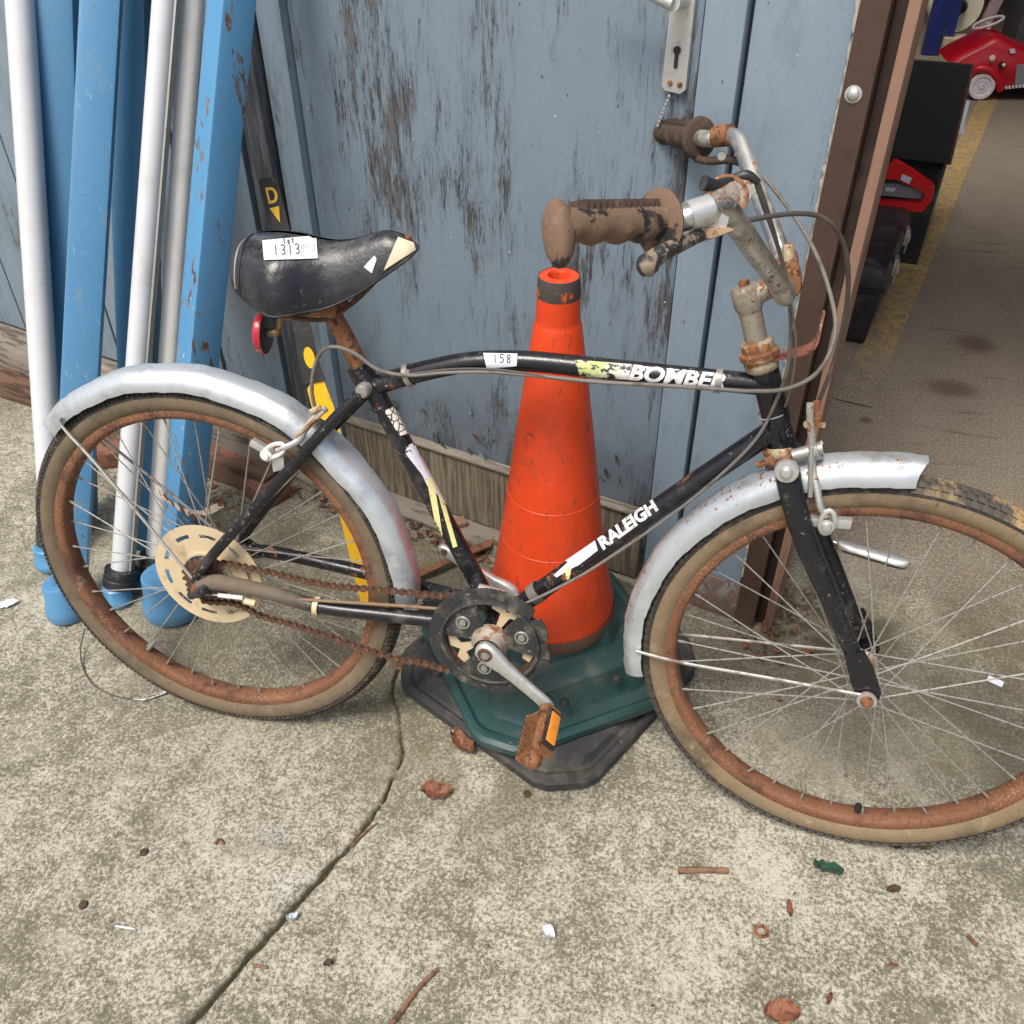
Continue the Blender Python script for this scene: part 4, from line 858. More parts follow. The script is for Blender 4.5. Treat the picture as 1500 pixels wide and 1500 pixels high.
def make_wheel(Wf, front):
    rim = revolve(Wf, [(.2885, -.0150), (.2895, -.0162), (.288, -.0172), (.2795, -.0166), (.2755, -.0155), (.2725, -.0115), (.2715, 0), (.2725, .0115), (.2755, .0155), (.2795, .0166), (.288, .0172), (.2895, .0162), (.2885, .0150)], 144)
    w = put(rim, 'wheel', M['rim_rust'], bike, smooth=50)
    rt, rr = .3035, .0230
    pr = lambda d: (rt + rr * math.cos(math.radians(d)), rr * math.sin(math.radians(d)))
    bulge = (lambda a: .004 * math.exp(-((a - .95) / .12) ** 2)) if front else None
    sw = MB()
    for sg in (1, -1): revolve(Wf, [pr(sg * d) for d in (58, 75, 95, 112, 130, 146)], 144, mb=sw, wob=bulge)
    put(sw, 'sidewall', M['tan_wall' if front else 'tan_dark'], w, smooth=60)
    sw = MB()
    for sg in (1, -1): revolve(Wf, [(pr(60)[0] + .0006, sg * (pr(60)[1] + .0006)), (pr(66)[0], sg * (pr(66)[1] + .0014)), (pr(70)[0], sg * (pr(70)[1] + .0004))], 144, mb=sw, wob=bulge)
    put(sw, 'tread_edge_line', M['tyre_black'], w, smooth=60)
    td = revolve(Wf, [(rt + (rr + .0004) * math.cos(math.radians(d)), (rr + .0004) * math.sin(math.radians(d))) for d in range(-60, 61, 10)], 144, wob=bulge)
    put(td, 'tyre', M['mud_tread' if front else 'tyre_black'], w, smooth=60)
    kn = MB(); random.seed(4)
    pitch = .0145 if front else .0098; n = int(2 * PI * R / pitch)
    rows = ((52, .0052, .0095), (30, .005, .0095), (10, .0048, .0095), (-10, .0048, .0095), (-30, .005, .0095), (-52, .0052, .0095)) if front else ((50, .0058, .0062), (24, .0042, .006), (0, .0042, .006), (-24, .0042, .006), (-50, .0058, .0062))
    for ri, (deg, wd, ln) in enumerate(rows):
        q = math.radians(deg)
        for i in range(n):
            a = 2 * PI * (i + (.5 if ri % 2 else 0)) / n; e = bulge(a) if bulge else 0
            rad = V((math.cos(a), 0, math.sin(a))); hh = rr + .0013
            P = rt + e + hh * math.cos(q); o = hh * math.sin(q)
            c = Wf(P * math.cos(a), o, P * math.sin(a)); O0 = Wf(0, 0, 0)
            ex = (Wf(-math.sin(a), 0, math.cos(a)) - O0); er = (Wf(math.cos(a), 0, math.sin(a)) - O0); eo = (Wf(0, 1, 0) - O0)
            nn = er * math.cos(q) + eo * math.sin(q); tt = eo * math.cos(q) - er * math.sin(q)
            sk = .35 if ri % 2 else -.35
            kn.box(c, ((ex + tt * sk * (0 if front else 1)), tt, nn), (ln, wd * 1.6 if front else wd * 1.5, .0034 if front else .0028))
    put(kn, 'tread_blocks', M['mud_tread' if front else 'tyre_brown'], w, smooth=0, kind='stuff')
    hub = MB(); fl = .030 if not front else .032
    hub.lathe([(0, -fl - .012), (.007, -fl - .012), (.010, -fl - .004), (.021, -fl - .002), (.022, -fl), (.021, -fl + .003), (.013, -fl + .008), (.0115, 0), (.013, fl - .008), (.021, fl - .003), (.022, fl), (.021, fl + .002), (.010, fl + .004), (.007, fl + .012), (0, fl + .012)], Wf(0, 0, 0), Wf(0, 1, 0) - Wf(0, 0, 0), 24)
    put(hub, 'hub', M['chrome_rusty'], w)
    # spokes: 36, crossed; alike pieces share one mesh
    s = MB(); s.tube([V((0, 0, 0)), V((1, 0, 0))], .00115, 6); s.tube([V((.955, 0, 0)), V((.99, 0, 0))], .0021, 6, mi=1)
    me = canon(s, 'spoke', [M['spoke'], M['steel_grey']])
    for i in range(36):
        side = 1 if i % 2 == 0 else -1; tr = 1 if (i // 2) % 2 == 0 else -1
        a = 2 * PI * i / 36 + (.04 if front else 0); b = a + tr * math.radians(62)
        p0 = Wf(.0195 * math.cos(b), side * fl, .0195 * math.sin(b)); p1 = Wf(.273 * math.cos(a), side * .004, .273 * math.sin(a))
        x = p1 - p0; L = x.length; x.normalize(); y = x.orthogonal().normalized(); z = x.cross(y)
        inst(me, 'spoke', w, Matrix.Translation(p0) @ Matrix((x, y, z)).transposed().to_4x4() @ Matrix.Diagonal((L, 1, 1, 1)))
    return w
rw = make_wheel(rearW, False)
fw_ = make_wheel(fp, True)
# valve
m_ = MB(); a = math.radians(231); m_.tube([rearW(.27 * math.cos(a), 0, .27 * math.sin(a)), rearW(.238 * math.cos(a), 0, .238 * math.sin(a))], .0042, 10); put(m_, 'valve', M['steel_grey'], rw)
m_ = MB(); a = math.radians(281); m_.tube([fp(.2725 * math.cos(a), 0, .2725 * math.sin(a)), fp(.258 * math.cos(a), .0, .258 * math.sin(a))], .0055, 10); put(m_, 'valve', M['black_rubber'], fw_)

# mudguards: folded sheet with three facets, lightly dented
def mudguard(Wf, a0, a1, mat, name='mudguard', cut0=0, cut1=0, dent=None, n=70):
    side = [(.0295, .3235), (.0306, .3290), (.0304, .3345), (.0290, .3405), (.0262, .3448), (.0190, .3515), (.0155, .3538), (.0110, .3550)]
    outer = [(-o, r) for o, r in side] + side[::-1]
    inner = [(o * .95, r - .0012 if abs(o) < .02 else r) for o, r in outer][::-1]
    rings = []
    for i in range(n + 1):
        t = i / n; ring = []
        taper = 1 - .16 * max(0, (t - .93) / .07) ** 2 - .16 * max(0, (.07 - t) / .07) ** 2
        for o, r in outer + inner:
            w = abs(o) / .031; a = a0 + (a1 - a0) * t + (cut0 * (1 - t) ** 6 + cut1 * t ** 6) * w
            e = dent(a, o) if dent else 0
            ring.append(Wf((r + e) * math.cos(a), o * taper, (r + e) * math.sin(a)))
        rings.append(ring)
    return put(MB().loft(rings, caps=True), name, mat, bike, smooth=50)
def dent_r(a, o):
    d = math.degrees(a); return (-.006 * math.exp(-((d - 43) / 5) ** 2) if o > .01 else 0) + .0010 * math.sin(d * .31) + .0005 * math.sin(d * .83 + o * 90) + .0004 * math.sin(d * 1.9 - o * 140) + .0016 * math.exp(-((d - 62) / 4) ** 2)
mg_r = mudguard(rearW, math.radians(-2), math.radians(138.5), M['galv'], cut1=-.04, cut0=.02, dent=dent_r)
mg_f = mudguard(fp, math.radians(89.5), math.radians(195.5), M['galv_rusty'], cut0=.045, cut1=-.02, dent=lambda a, o: .0008 * math.sin(a * 17) + .0005 * math.sin(a * 47 + o * 90) + .0004 * math.sin(a * 103 - o * 140))
st = MB(); st.tube(spline([bk(88, 612, .034), bk(94, 628, .036), bk(150, 690, .045), bk(286, 852, .064)], 6), .0027, 8); put(st, 'mudguard_stay', M['spoke'], bike)
st = MB(); st.tube([rearW(.33 * math.cos(2.36), -.034, .33 * math.sin(2.36)), rearW(0, -.064, 0)], .0024, 8); put(st, 'mudguard_stay', M['spoke'], bike)
st = MB(); st.tube(spline([fk(932, 954, .034), fk(1000, 971, .040), fk(1120, 992, .05), fk(1262, 1018, .058)], 5), .0026, 8); put(st, 'mudguard_stay', M['spoke'], bike)
st = MB(); st.tube([fp(-.332, -.034, -.036), fp(0, -.056, 0)], .0024, 8); put(st, 'mudguard_stay', M['spoke'], bike)

# frame
fr_bvh = {}
def ftube(name, px, r, mat='black_paint', offs=None, seg=20, n=6, flat=None, label=None, sub=None, world=None):
    pts = world or [bk(x, y, (offs[i] if offs else 0)) for i, (x, y) in enumerate(px)]
    P = spline(pts, n) if len(pts) > 2 else pts
    rr = bez(r, n) if isinstance(r, list) and len(pts) > 2 else r
    m_ = MB().tube(P, rr, seg, flat=flat); fr_bvh[name] = m_.bvh()
    return put(m_, name, M[mat], sub or bike, smooth=45, label=label)
BB = bp(.488, 0, .300)
head = ftube('head_tube', [(1118, 535), (1149, 662)], .0182, seg=28)
toptube = ftube('top_tube', [(552, 564), (600, 549), (650, 537), (700, 529.5), (770, 529), (850, 536.5), (950, 547), (1050, 557), (1114, 563)], .0143, seg=24)
seattube = ftube('seat_tube', None, .0147, world=[bk(531, 540), BB], seg=24)
downtube = ftube('down_tube', None, .0152, world=[bk(1136, 628), bk(950, 754), BB], seg=24, n=3)
m_ = MB(); m_.tube([BB - BN * .036, BB + BN * .036], .021, 24); put(m_, 'bottom_bracket', M['black_paint'], bike)
m_ = MB(); m_.tube([bk(736, 872, .01), bk(700, 862, .015)], .009, 10); m_.tube([bk(705, 866, .012), bk(755, 893, .012)], .007, 10, flat=.6); put(m_, 'bracket_lug', M['alloy'], bike)
ftube('chain_stay', [(290, 857), (318, 853), (360, 860), (410, 872), (470, 889), (560, 900), (650, 910)], [.0105, .0132, .0126, .0120, .0115, .0118, .012], mat='dirty_stay', offs=[.063, .062, .059, .056, .05, .042, .032])
ftube('chain_stay', None, .0115, world=[rearW(0, -.06, .0), bp(.12, -.055, .33), bp(.33, -.048, .312), bp(.47, -.035, .300)])
ftube('seat_stay', [(286, 852), (310, 815), (400, 715), (480, 625), (533, 572)], [.0078, .0085, .0088, .0088, .009], offs=[.063, .058, .046, .036, .022], seg=16)
ftube('seat_stay', None, .0088, world=[rearW(0, -.062, 0), bp(.15, -.046, .52), bp(.285, -.022, .67)], seg=16)
m_ = MB(); c = bk(531, 573, .026); m_.lathe([(0, .006), (.008, .005), (.0105, .002), (.0105, -.03)], c, BN, 18); put(m_, 'seat_bolt', M['steel_grey'], bike)
m_ = MB(); m_.tube([bk(524, 536), bk(540, 566)], .0172, 24); put(m_, 'seat_clamp', M['black_paint'], bike)
m_ = MB(); m_.box(bk(637, 884, .0), (BX, BN, BU), (.035, .07, .022), 0, .003); put(m_, 'stay_bridge', M['black_paint'], bike)
seatpost = ftube('seat_post', [(476, 440), (534, 548)], .0134, 'rust_post', seg=20)
# dropouts and rear axle
for sg in (1, -1):
    m_ = MB(); o = sg * .0605
    m_.prism([bp(x, o, z) for x, z in ((-.022, .318), (-.008, .343), (.012, .352), (.034, .345), (.05, .33), (.046, .312), (.01, .308), (-.014, .306))], BN * sg * .005); put(m_, 'dropout', M['black_paint'] if sg < 0 else worn('dirty_dropout', (0.05, 0.042, 0.036), [((.16, .12, .09), 40, .5, .66, .9, 0)], rough=.8), bike)
    m_ = MB(); ax0 = rearW(0, sg * .064, 0); m_.lathe([(0, .016), (.0042, .016), (.0045, .010), (.0085, .009), (.0090, .004), (.012, .002), (.012, -.002)], ax0, BN * sg, 12); put(m_, 'axle_nut', M['rust'], bike)
m_ = MB(); m_.tube(spline([bk(287, 870, .07), bk(300, 871, .072), bk(322, 872, .07)], 3), .0013, 8); m_.tube([bk(320, 872, .07), bk(356, 876, .068)], .0036, 10, mi=1); m_.tube([bk(358, 880, .066), bk(374, 884, .064)], .0058, 10, mi=2); put(m_, 'cable_anchor', [M['spoke'], M['white_vinyl'], M['cream_disc']], bike)
m_ = MB(); m_.tube([bk(280, 872, .07), bk(296, 866, .08)], .0075, 12); m_.lathe([(0, .012), (.005, .011), (.007, .006), (.007, -.006)], bk(300, 862, .075), BN, 14); put(m_, 'gear_end_fitting', M['black_rubber'], bike)
# spoke disc, sprocket
def polar(Wf, sectors, off, th, mb=None, step=3, mi=0):
    """flat ring pieces: (r0, r1, deg0, deg1)"""
    mb = mb or MB()
    for r0, r1, d0, d1 in sectors:
        n = max(1, int(abs(d1 - d0) / step)); rings = []
        for i in range(n + 1):
            a = math.radians(d0 + (d1 - d0) * i / n); c, s_ = math.cos(a), math.sin(a)
            q0 = r0(a) if callable(r0) else r0; q1 = r1(a) if callable(r1) else r1
            rings.append([Wf(q0 * c, off, q0 * s_), Wf(q1 * c, off, q1 * s_), Wf(q1 * c, off + th, q1 * s_), Wf(q0 * c, off + th, q0 * s_)])
        full = abs(abs(d1 - d0) - 360) < 1e-6
        mb.loft(rings[:-1] if full else rings, closed_path=full, caps=not full, mi=mi)
    return mb
sec = [(.0455, .072, 0, 360), (.0792, .0955, 0, 360)]
for i in range(10): sec.append((.0721, .0791, i * 36 + 21, i * 36 + 36))
m_ = polar(rearW, sec, .029, .0016); put(m_, 'spoke_disc', M['cream_disc'], rw, smooth=30)
m_ = polar(rearW, [(.041, .0455, 0, 360)], .0285, .006); put(m_, 'disc_collar', M['cream_disc'], rw, smooth=30)
m_ = MB(); teeth = lambda a: .0375 + .0028 * (1 if math.sin(a * 18) > 0 else -1) * min(1, abs(math.sin(a * 18)) * 2)
polar(rearW, [(.016, teeth, 0, 360)], .0415, .003, m_); m_.lathe([(.022, -.004), (.024, .0), (.022, .012), (.012, .013)], rearW(0, .043, 0), BN, 20); put(m_, 'sprocket', M['chain_rust'], rw, smooth=30)

# chainset
def bbW(x, off, z): return BB + BX * x + BN * off + BU * z
m_ = MB(); teeth = lambda a: .082 + .0022 * math.sin(a * 46); polar(bbW, [(.070, teeth, 0, 360)], .044, .003, m_, 2); put(m_, 'chain_ring', M['chain_rust'], bike, smooth=20)
m_ = MB()
for i in range(5):
    d = 72 * i + 66
    polar(bbW, [(lambda a, d=d: .026, lambda a, d=d: .058 + .0125 * min(1, abs(math.degrees(a) - d) / 9), d - 9, d + 9), (lambda a, d=d: .052 + .006 * (abs(math.degrees(a) - d) - 9) / 15, .0705, d - 24, d - 9.01), (lambda a, d=d: .052 + .006 * (abs(math.degrees(a) - d) - 9) / 15, .0705, d + 9.01, d + 24)], .046, .003, m_)
polar(bbW, [(.014, .0259, 0, 360)], .046, .004, m_); put(m_, 'spider', M['cream_disc'], bike, smooth=30)
random.seed(21)
def broken(a):
    d = math.degrees(a) % 360
    if d > 180: d -= 360
    return .0985 - (.002 + .006 * abs(math.sin(d * .07 + 1.1)) ** 3 if -42 < d < 46 else 0) - (.013 if 8 < d < 11 or -14 < d < -11 or 36 < d < 44 else 0) + .0006 * math.sin(d * 1.7)
m_ = polar(bbW, [(.0772, broken, 0, 360)], .0545, .004, None, 2); put(m_, 'chain_guard', M['dirty_plastic'], bike, smooth=30, label='cracked black plastic chain guard disc with broken right edge')
m_ = MB(); revolve(bbW, [(.0735, .054), (.0735, .063), (.0755, .0652), (.0785, .0640), (.080, .0592), (.080, .054)], 90, mb=m_, closed=True); put(m_, 'guard_rim', M['dirty_plastic'], bike, smooth=40)
m_ = MB()
for i in range(26):                                               # raised ribs on the unbroken side
    a = math.radians(125 + i * 6); c, s_ = math.cos(a), math.sin(a); e = V((c, 0, s_))
    m_.box(bbW(.089 * c, .0590, .089 * s_), (BX * c + BU * s_, BX * -s_ + BU * c, BN), (.015, .0014, .0016))
put(m_, 'guard_ribs', M['dirty_plastic'], bike, smooth=0, kind='stuff')
for d0, d1 in ((112, 178), (-12, 52), (230, 292)):
    m_ = polar(bbW, [(.027, .0734, d0, d1)], .0555, .0035); revolve(bbW, [(.071, .0585), (.071, .0605), (.0732, .0605), (.0732, .0585)], 12, mb=m_, closed=True, a0=math.radians(d0), a1=math.radians(d1))
    o = put(m_, 'guard_plate', M['dirty_plastic'], bike, smooth=30)
    a = math.radians((d0 + d1) / 2); s_ = MB(); s_.lathe([(0, .004), (.0055, .0035), (.0062, 0)], bbW(.053 * math.cos(a), .059, .053 * math.sin(a)), BN, 14); s_.lathe([(.0085, .0012), (.011, .0016), (.012, 0)], bbW(.053 * math.cos(a), .059, .053 * math.sin(a)), BN, 18); put(s_, 'screw', M['steel_grey'], o)
m_ = MB(); m_.lathe([(.012, .040), (.029, .050), (.0305, .058), (.0285, .064), (.024, .070), (.021, .080)], BB, BN, 28); put(m_, 'crank_boss', worn('boss', (0.36, 0.33, 0.26), [(RUST, 60, .55, .64, .8, 0), ((.18, .16, .13), 30, .5, .7, .8, 0)], rough=.6, metal=.3), bike)
def crank(p0, p1, sg, mat):
    """flat tapering arm between two axes"""
    d = (p1 - p0).normalized(); w = d.cross(BN).normalized(); L = (p1 - p0).length; rings = []
    for s_, hw, th in ((-.017, .006, .007), (-.012, .0145, .009), (0, .0185, .0095), (.016, .0170, .009), (.035, .0125, .008), (L * .5, .0108, .0065), (L - .02, .0100, .006), (L - .004, .0105, .0065), (L + .008, .008, .006), (L + .012, .003, .005)):
        c = p0 + d * s_; ring = []
        for k in range(12):
            q = 2 * PI * k / 12; cx = math.copysign(abs(math.cos(q)) ** .6, math.cos(q)); cy = math.copysign(abs(math.sin(q)) ** .6, math.sin(q)); ring.append(c + w * hw * cx + BN * th * cy)
        rings.append(ring)
    return put(MB().loft(rings, caps=True), 'crank', mat, bike, smooth=50)
c0 = BB + BN * .083; c1 = bp(.587, .094, .226)
cr_ = crank(c0, c1, 1, M['alloy'])
m_ = MB(); m_.lathe([(0, .002), (.0065, .002), (.0072, .0005), (.0072, -.01)], c0 + BN * .010, BN, 6); put(m_, 'crank_bolt', M['steel_grey'], cr_)
m_ = MB(); m_.lathe([(.0074, .0008), (.0115, .0008), (.0125, -.002)], c0 + BN * .0095, BN, 20); put(m_, 'bolt_recess', M['chain_rust'], cr_)
c0f = BB - BN * .08; c1f = bk(652, 806, -.088)
crf = crank(c0f, c1f, -1, M['alloy'])
m_ = MB(); m_.lathe([(0, .001), (.0055, .001), (.0060, -.001)], c1f + BN * .0072, BN, 14); put(m_, 'pedal_hole', M['chain_rust'], crf)
# pedal: axis outward, two toothed side plates with amber reflectors, end cap
ped = MB(); pa = (BN + BX * .0 + BU * -.12).normalized(); pq = math.radians(46); pp = (BX * math.cos(pq) + BU * math.sin(pq)); pp = (pp - pa * pp.dot(pa)).normalized(); pr_ = pa.cross(pp).normalized()
if pr_.z < 0: pr_ = -pr_
P0 = c1 + BN * .008
ped.tube([P0, P0 + pa * .028, P0 + pa * .085], [.009, .0075, .0075], 12)
ped.box(P0 + pa * .018, (pp, pr_, pa), (.042, .024, .003)); ped.box(P0 + pa * .094, (pp, pr_, pa), (.042, .022, .003))
pd = put(ped, 'pedal', M['rust_post'], bike, smooth=30)
for sg in (1, -1):
    m_ = MB(); n = 24; pl = []; base = P0 + pp * sg * .0215
    for i in range(n + 1): pl.append(base + pa * (.012 + .088 * i / n) + pr_ * (.0135 + (.0018 if i % 2 else -.0014)))
    for i in range(n, -1, -1): pl.append(base + pa * (.012 + .088 * i / n) - pr_ * (.0135 + (.0018 if i % 2 else -.0014)))
    m_.prism(pl, pp * sg * .0022); put(m_, 'toothed_plate', M['rust_post'], pd, smooth=0)
    m_ = MB(); m_.box(base + pa * .056 + pp * sg * .0055, (pp, pr_, pa), (.006, .0225, .066), 0, .0015); put(m_, 'reflector_frame', M['black_rubber'], pd)
    m_ = MB(); m_.box(base + pa * .056 + pp * sg * .0085, (pp, pr_, pa), (.0045, .0170, .054), 0, .0012); put(m_, 'reflector', M['amber'], pd)
m_ = MB(); m_.lathe([(0, .018), (.008, .0165), (.0125, .011), (.0130, 0), (.0105, -.004)], P0 + pa * .096, pa, 20); put(m_, 'end_cap', M['rust_post'], pd)
# chain
chain_path = [(307, 826, .0435), (330, 825, .0435), (400, 839, .045), (480, 857, .046), (560, 864, .046), (640, 872, .046), (690, 873, .046)]
chain_low = [(288, 862, .0435), (300, 880, .0435), (345, 884, .0445), (385, 903, .046), (430, 915, .046), (490, 935, .046), (555, 957, .046), (585, 966, .046), (620, 971, .046), (665, 985, .046)]
def link_mesh(wd):
    m_ = MB()
    for s_ in (-1, 1):
        pl = []
        for (x, y) in ((-.0042, .0020), (-.0024, .0046), (.0022, .0044), (.00635, .0018), (.0105, .0044), (.0151, .0046), (.0169, .0020), (.0169, -.0020), (.0151, -.0046), (.0105, -.0044), (.00635, -.0018), (.0022, -.0044), (-.0024, -.0046), (-.0042, -.0020)): pl.append(V((x, y, s_ * wd)))
        m_.prism(pl, V((0, 0, .0011)))
    m_.tube([V((0, 0, -wd - .001)), V((0, 0, wd + .0016))], .0036, 8)
    return canon(m_, 'chain_link', M['chain_rust'], 30)
LK = [link_mesh(.0034), link_mesh(.0022)]
chm = MB(); chm.tube([bk(300, 833, .0445), bk(306, 829, .0445)], .003, 6)
chn = put(chm, 'chain', M['chain_rust'], bike)
random.seed(8)
for path in (chain_path, chain_low):
    P = spline([bk(x, y, o) for x, y, o in path], 24); acc = 0; cur = P[0]; k_ = 0; i = 0
    while i < len(P) - 1:
        j = i + 1
        while j < len(P) and (P[j] - cur).length < .0127: j += 1
        if j >= len(P): break
        nx = P[j]; x = (nx - cur).normalized(); y = BN.cross(x).normalized(); z = x.cross(y)
        tw = random.uniform(-.05, .05); y2 = y * math.cos(tw) + z * math.sin(tw); z2 = x.cross(y2)
        inst(LK[k_ % 2], 'chain_link', chn, Matrix.Translation(cur) @ Matrix((x, y2, z2)).transposed().to_4x4()); cur = cur + x * .0127; i = j - 1; k_ += 1
for (x, y) in ((586, 972), (583, 978)):
    m_ = MB(); m_.box(bk(x, y, .046), (BX, BN, BU), (.016, .006, .007), 0, .002); put(m_, 'bent_link', M['chain_rust'], chn)

# saddle
sad_old = [(.092, .052, .8330, .800, -.0), (.098, .074, .846, .790, 0), (.115, .090, .858, .782, 0), (.140, .096, .866, .777, 0), (.165, .088, .868, .777, 0), (.190, .072, .868, .779, 0), (.220, .052, .869, .785, 0), (.250, .038, .873, .798, 0), (.280, .031, .880, .815, 0), (.310, .0275, .888, .834, 0), (.335, .0255, .893, .849, 0), (.355, .0215, .8945, .860, 0), (.368, .0150, .891, .868, 0), (.374, .006, .886, .874, 0)]
sad = [(.110, .014, .8560, .836, 0), (.116, .032, .8660, .829, 0), (.126, .047, .8765, .822, 0), (.142, .060, .8855, .815, 0), (.165, .073, .8890, .806, 0), (.188, .0810, .8890, .799, 0), (.207, .076, .8875, .799, 0), (.230, .060, .8850, .802, 0), (.255, .0485, .8840, .806, 0), (.280, .0405, .8880, .817, 0), (.305, .0345, .8960, .831, 0), (.325, .0300, .9015, .845, 0), (.343, .0255, .9000, .858, 0), (.358, .0200, .8935, .869, 0), (.366, .0130, .8890, .876, 0), (.370, .005, .8850, .881, 0)]
sx_ = lambda c, n: bez([s_[c] for s_ in sad], n)
NS = 5; XX, WW, ZT, ZB = sx_(0, NS), sx_(1, NS), sx_(2, NS), sx_(3, NS)
rings = []
for x, w, zt, zb_ in zip(XX, WW, ZT, ZB):
    ring = []
    for (fx, fz) in ((0, 1.0), (.18, .995), (.36, .965), (.53, .90), (.68, .80), (.81, .66), (.91, .48), (.975, .29), (1.0, .12), (.99, 0)):
        ring.append((fx, fz))
    full = [(fx, fz) for fx, fz in ring] + [(-fx, fz) for fx, fz in ring[::-1][:-1]]
    dish = 0
    rings.append([bp(x, fx * w, zb_ + (zt - zb_) * fz + dish * (1 - min(1, abs(fx) * 1.6)) * (fz > .5)) for fx, fz in full])
sm_ = MB().loft(rings, closed_ring=False); sm_.loft([rings[0], [sum(rings[0], V((0, 0, 0))) / len(rings[0])] * len(rings[0])], closed_ring=False); sm_.loft([rings[-1], [sum(rings[-1], V((0, 0, 0))) / len(rings[-1])] * len(rings[-1])], closed_ring=False)
sad_bvh = sm_.bvh()
saddle = put(sm_, 'saddle', M['saddle'], bike, smooth=70)
m_ = MB()                                                         # piping round the rear panel
k0 = 14
def sring(i, s_=1.006): 
    c = sum(rings[i], V((0, 0, 0))) / len(rings[i]); return [c + (p - c) * s_ for p in rings[i]]
m_.tube(sring(k0), .0022, 8); put(m_, 'piping', M['black_rubber'], saddle)
m_ = MB(); m_.tube(sring(k0 - 3, 1.004), .0013, 8); put(m_, 'piping', M['steel_grey'], saddle)
m_ = MB()
lo = [r[0 + 9] for r in rings]; hi = [r[-10] for r in rings]
m_.tube([p for p in lo], .002, 6); m_.tube([hi[i] for i in range(len(hi))], .002, 6); put(m_, 'skirt_edge', M['black_rubber'], saddle)
p_, f_ = quad_grid(((583, 348), (605, 356), (608, 366), (562, 396)), 10, 10)
put(drape(MB(), sad_bvh, p_, f_, .0016), 'nose_patch', M['cream_vinyl'], saddle)
p_, f_ = quad_grid(((549, 374), (552, 380), (545, 400), (533, 391)), 6, 6)
put(drape(MB(), sad_bvh, p_, f_, .0014), 'torn_patch', M['white_vinyl'], saddle)
m_ = MB(); c = bk(598, 351, .004); m_.lathe([(0, .004), (.004, .003), (.005, 0)], c + BU * .002, (BU + BX * .6).normalized(), 12); put(m_, 'nose_rivet', M['rust'], saddle)
p_, f_ = quad_grid(((385, 354), (463, 347), (466, 379), (388, 382)), 16, 8)
tag_ = put(pieces(drape(MB(), sad_bvh, p_, f_, .0022))[0], 'lot_label', M['paper'], saddle)
m_ = MB()
for t_, c in (('lot', ((414, 351.5), (431, 350.5), (432, 358.5), (415, 359.5))), ('1313', ((399, 362), (440, 359), (441, 373), (400, 376)))):
    p_, f_ = hand(t_, c, 1.3); drape(m_, sad_bvh, p_, f_, .0030)
put(m_, 'handwriting', M['ink'], tag_, smooth=0)
m_ = MB()                                                         # printed rulings at the right end of the label
for i in range(7):
    x = 441 + i * 3.2; p_, f_ = quad_grid(((x, 360 - i * .2), (x + .7, 360 - i * .2), (x + 1.2, 378 - i * .2), (x + .5, 378 - i * .2)), 1, 3); drape(m_, sad_bvh, p_, f_, .0029)
put(m_, 'printed_bars', M['steel_grey'], tag_, smooth=0)
m_ = MB()
for o in (-.02, .02): m_.tube(spline([bp(.165, o * 1.5, .815), bp(.175, o * 1.4, .79), bp(.21, o, .779), bp(.26, o, .790), bp(.33, o * .5, .858)], 6), .0033, 8)
put(m_, 'saddle_rail', M['chain_rust'], saddle)
m_ = MB(); m_.tube([bk(478, 447, -.032), bk(478, 447, .032)], .012, 16); m_.box(bk(482, 447, 0), (BX, BN, BU), (.04, .05, .022), 0, .004); put(m_, 'saddle_clamp', M['rust_post'], bike)
# red reflector under the saddle
m_ = MB(); c = bk(388, 487, .0); ra = (BX * -1 + BN * .10 + BU * .05).normalized()
m_.lathe([(0, -.004), (.026, -.004), (.029, -.002), (.030, .004), (.027, .006)], c, ra, 28); rf = put(m_, 'rear_reflector', M['black_rubber'], bike)
m_ = MB(); m_.lathe([(.0300, -.003), (.0308, .0), (.0300, .006), (.026, .0095), (0, .011)], c, ra, 28); put(m_, 'red_lens', M['reflector_red'], rf)
m_ = MB(); m_.tube(spline([c - ra * .004, c - ra * .02 + BU * .004, bk(412, 467, .0), bk(440, 464, 0), bk(474, 459, 0)], 5), [.006] * 5 + [.0045] * 16, 10); put(m_, 'reflector_bracket', worn('brass', (0.3, 0.24, 0.12), [(RUST, 60, .5, .6, .8, 0)], rough=.5, metal=.6), rf)

# headset, stem, bars
def rustcup(pts, name, mat): 
    m_ = MB().lathe(pts, SA, SX, 28); return put(m_, name, mat, bike, smooth=50)
hz = lambda px, py: (bk(px, py) - SA).dot(SX)
z1, z2 = hz(1113, 520), hz(1149, 660)
m_ = MB().lathe([(.016, z1 - .022), (.021, z1 - .018), (.0225, z1 - .010), (.0195, z1 - .006), (.025, z1 - .003), (.0255, z1 + .005), (.021, z1 + .008), (.0205, z1 + .018), (.0165, z1 + .021), (.014, z1 + .021)], SA, SX, 28); put(m_, 'headset', M['rust_cream'], bike, smooth=50)
m_ = MB().lathe([(.017, z2 + .012), (.0205, z2 + .010), (.0225, z2 + .002), (.0215, z2 - .004), (.018, z2 - .010), (.016, z2 - .012)], SA, SX, 28); put(m_, 'headset', M['rust_cream'], bike, smooth=50)
stem = MB(); zt = .258; zc = .257; fc = .047
stem.tube([sp(0, z1, 0), sp(0, zt - .006, 0)], .0142, 24); stem.lathe([(.0142, zt - .03), (.018, zt - .022), (.0185, zt), (.016, zt + .004), (0, zt + .005)], SA, SX, 24)
stem.tube([sp(.0, zc - .012, 0), sp(fc, zc, 0)], .0135, 16); st_o = put(stem, 'stem', M['chrome_rusty'], bike)
m_ = MB(); m_.lathe([(0, .006), (.006, .006), (.007, 0)], sp(0, zt + .005, 0), SX, 8); put(m_, 'stem_bolt', M['rust'], st_o)
m_ = MB()
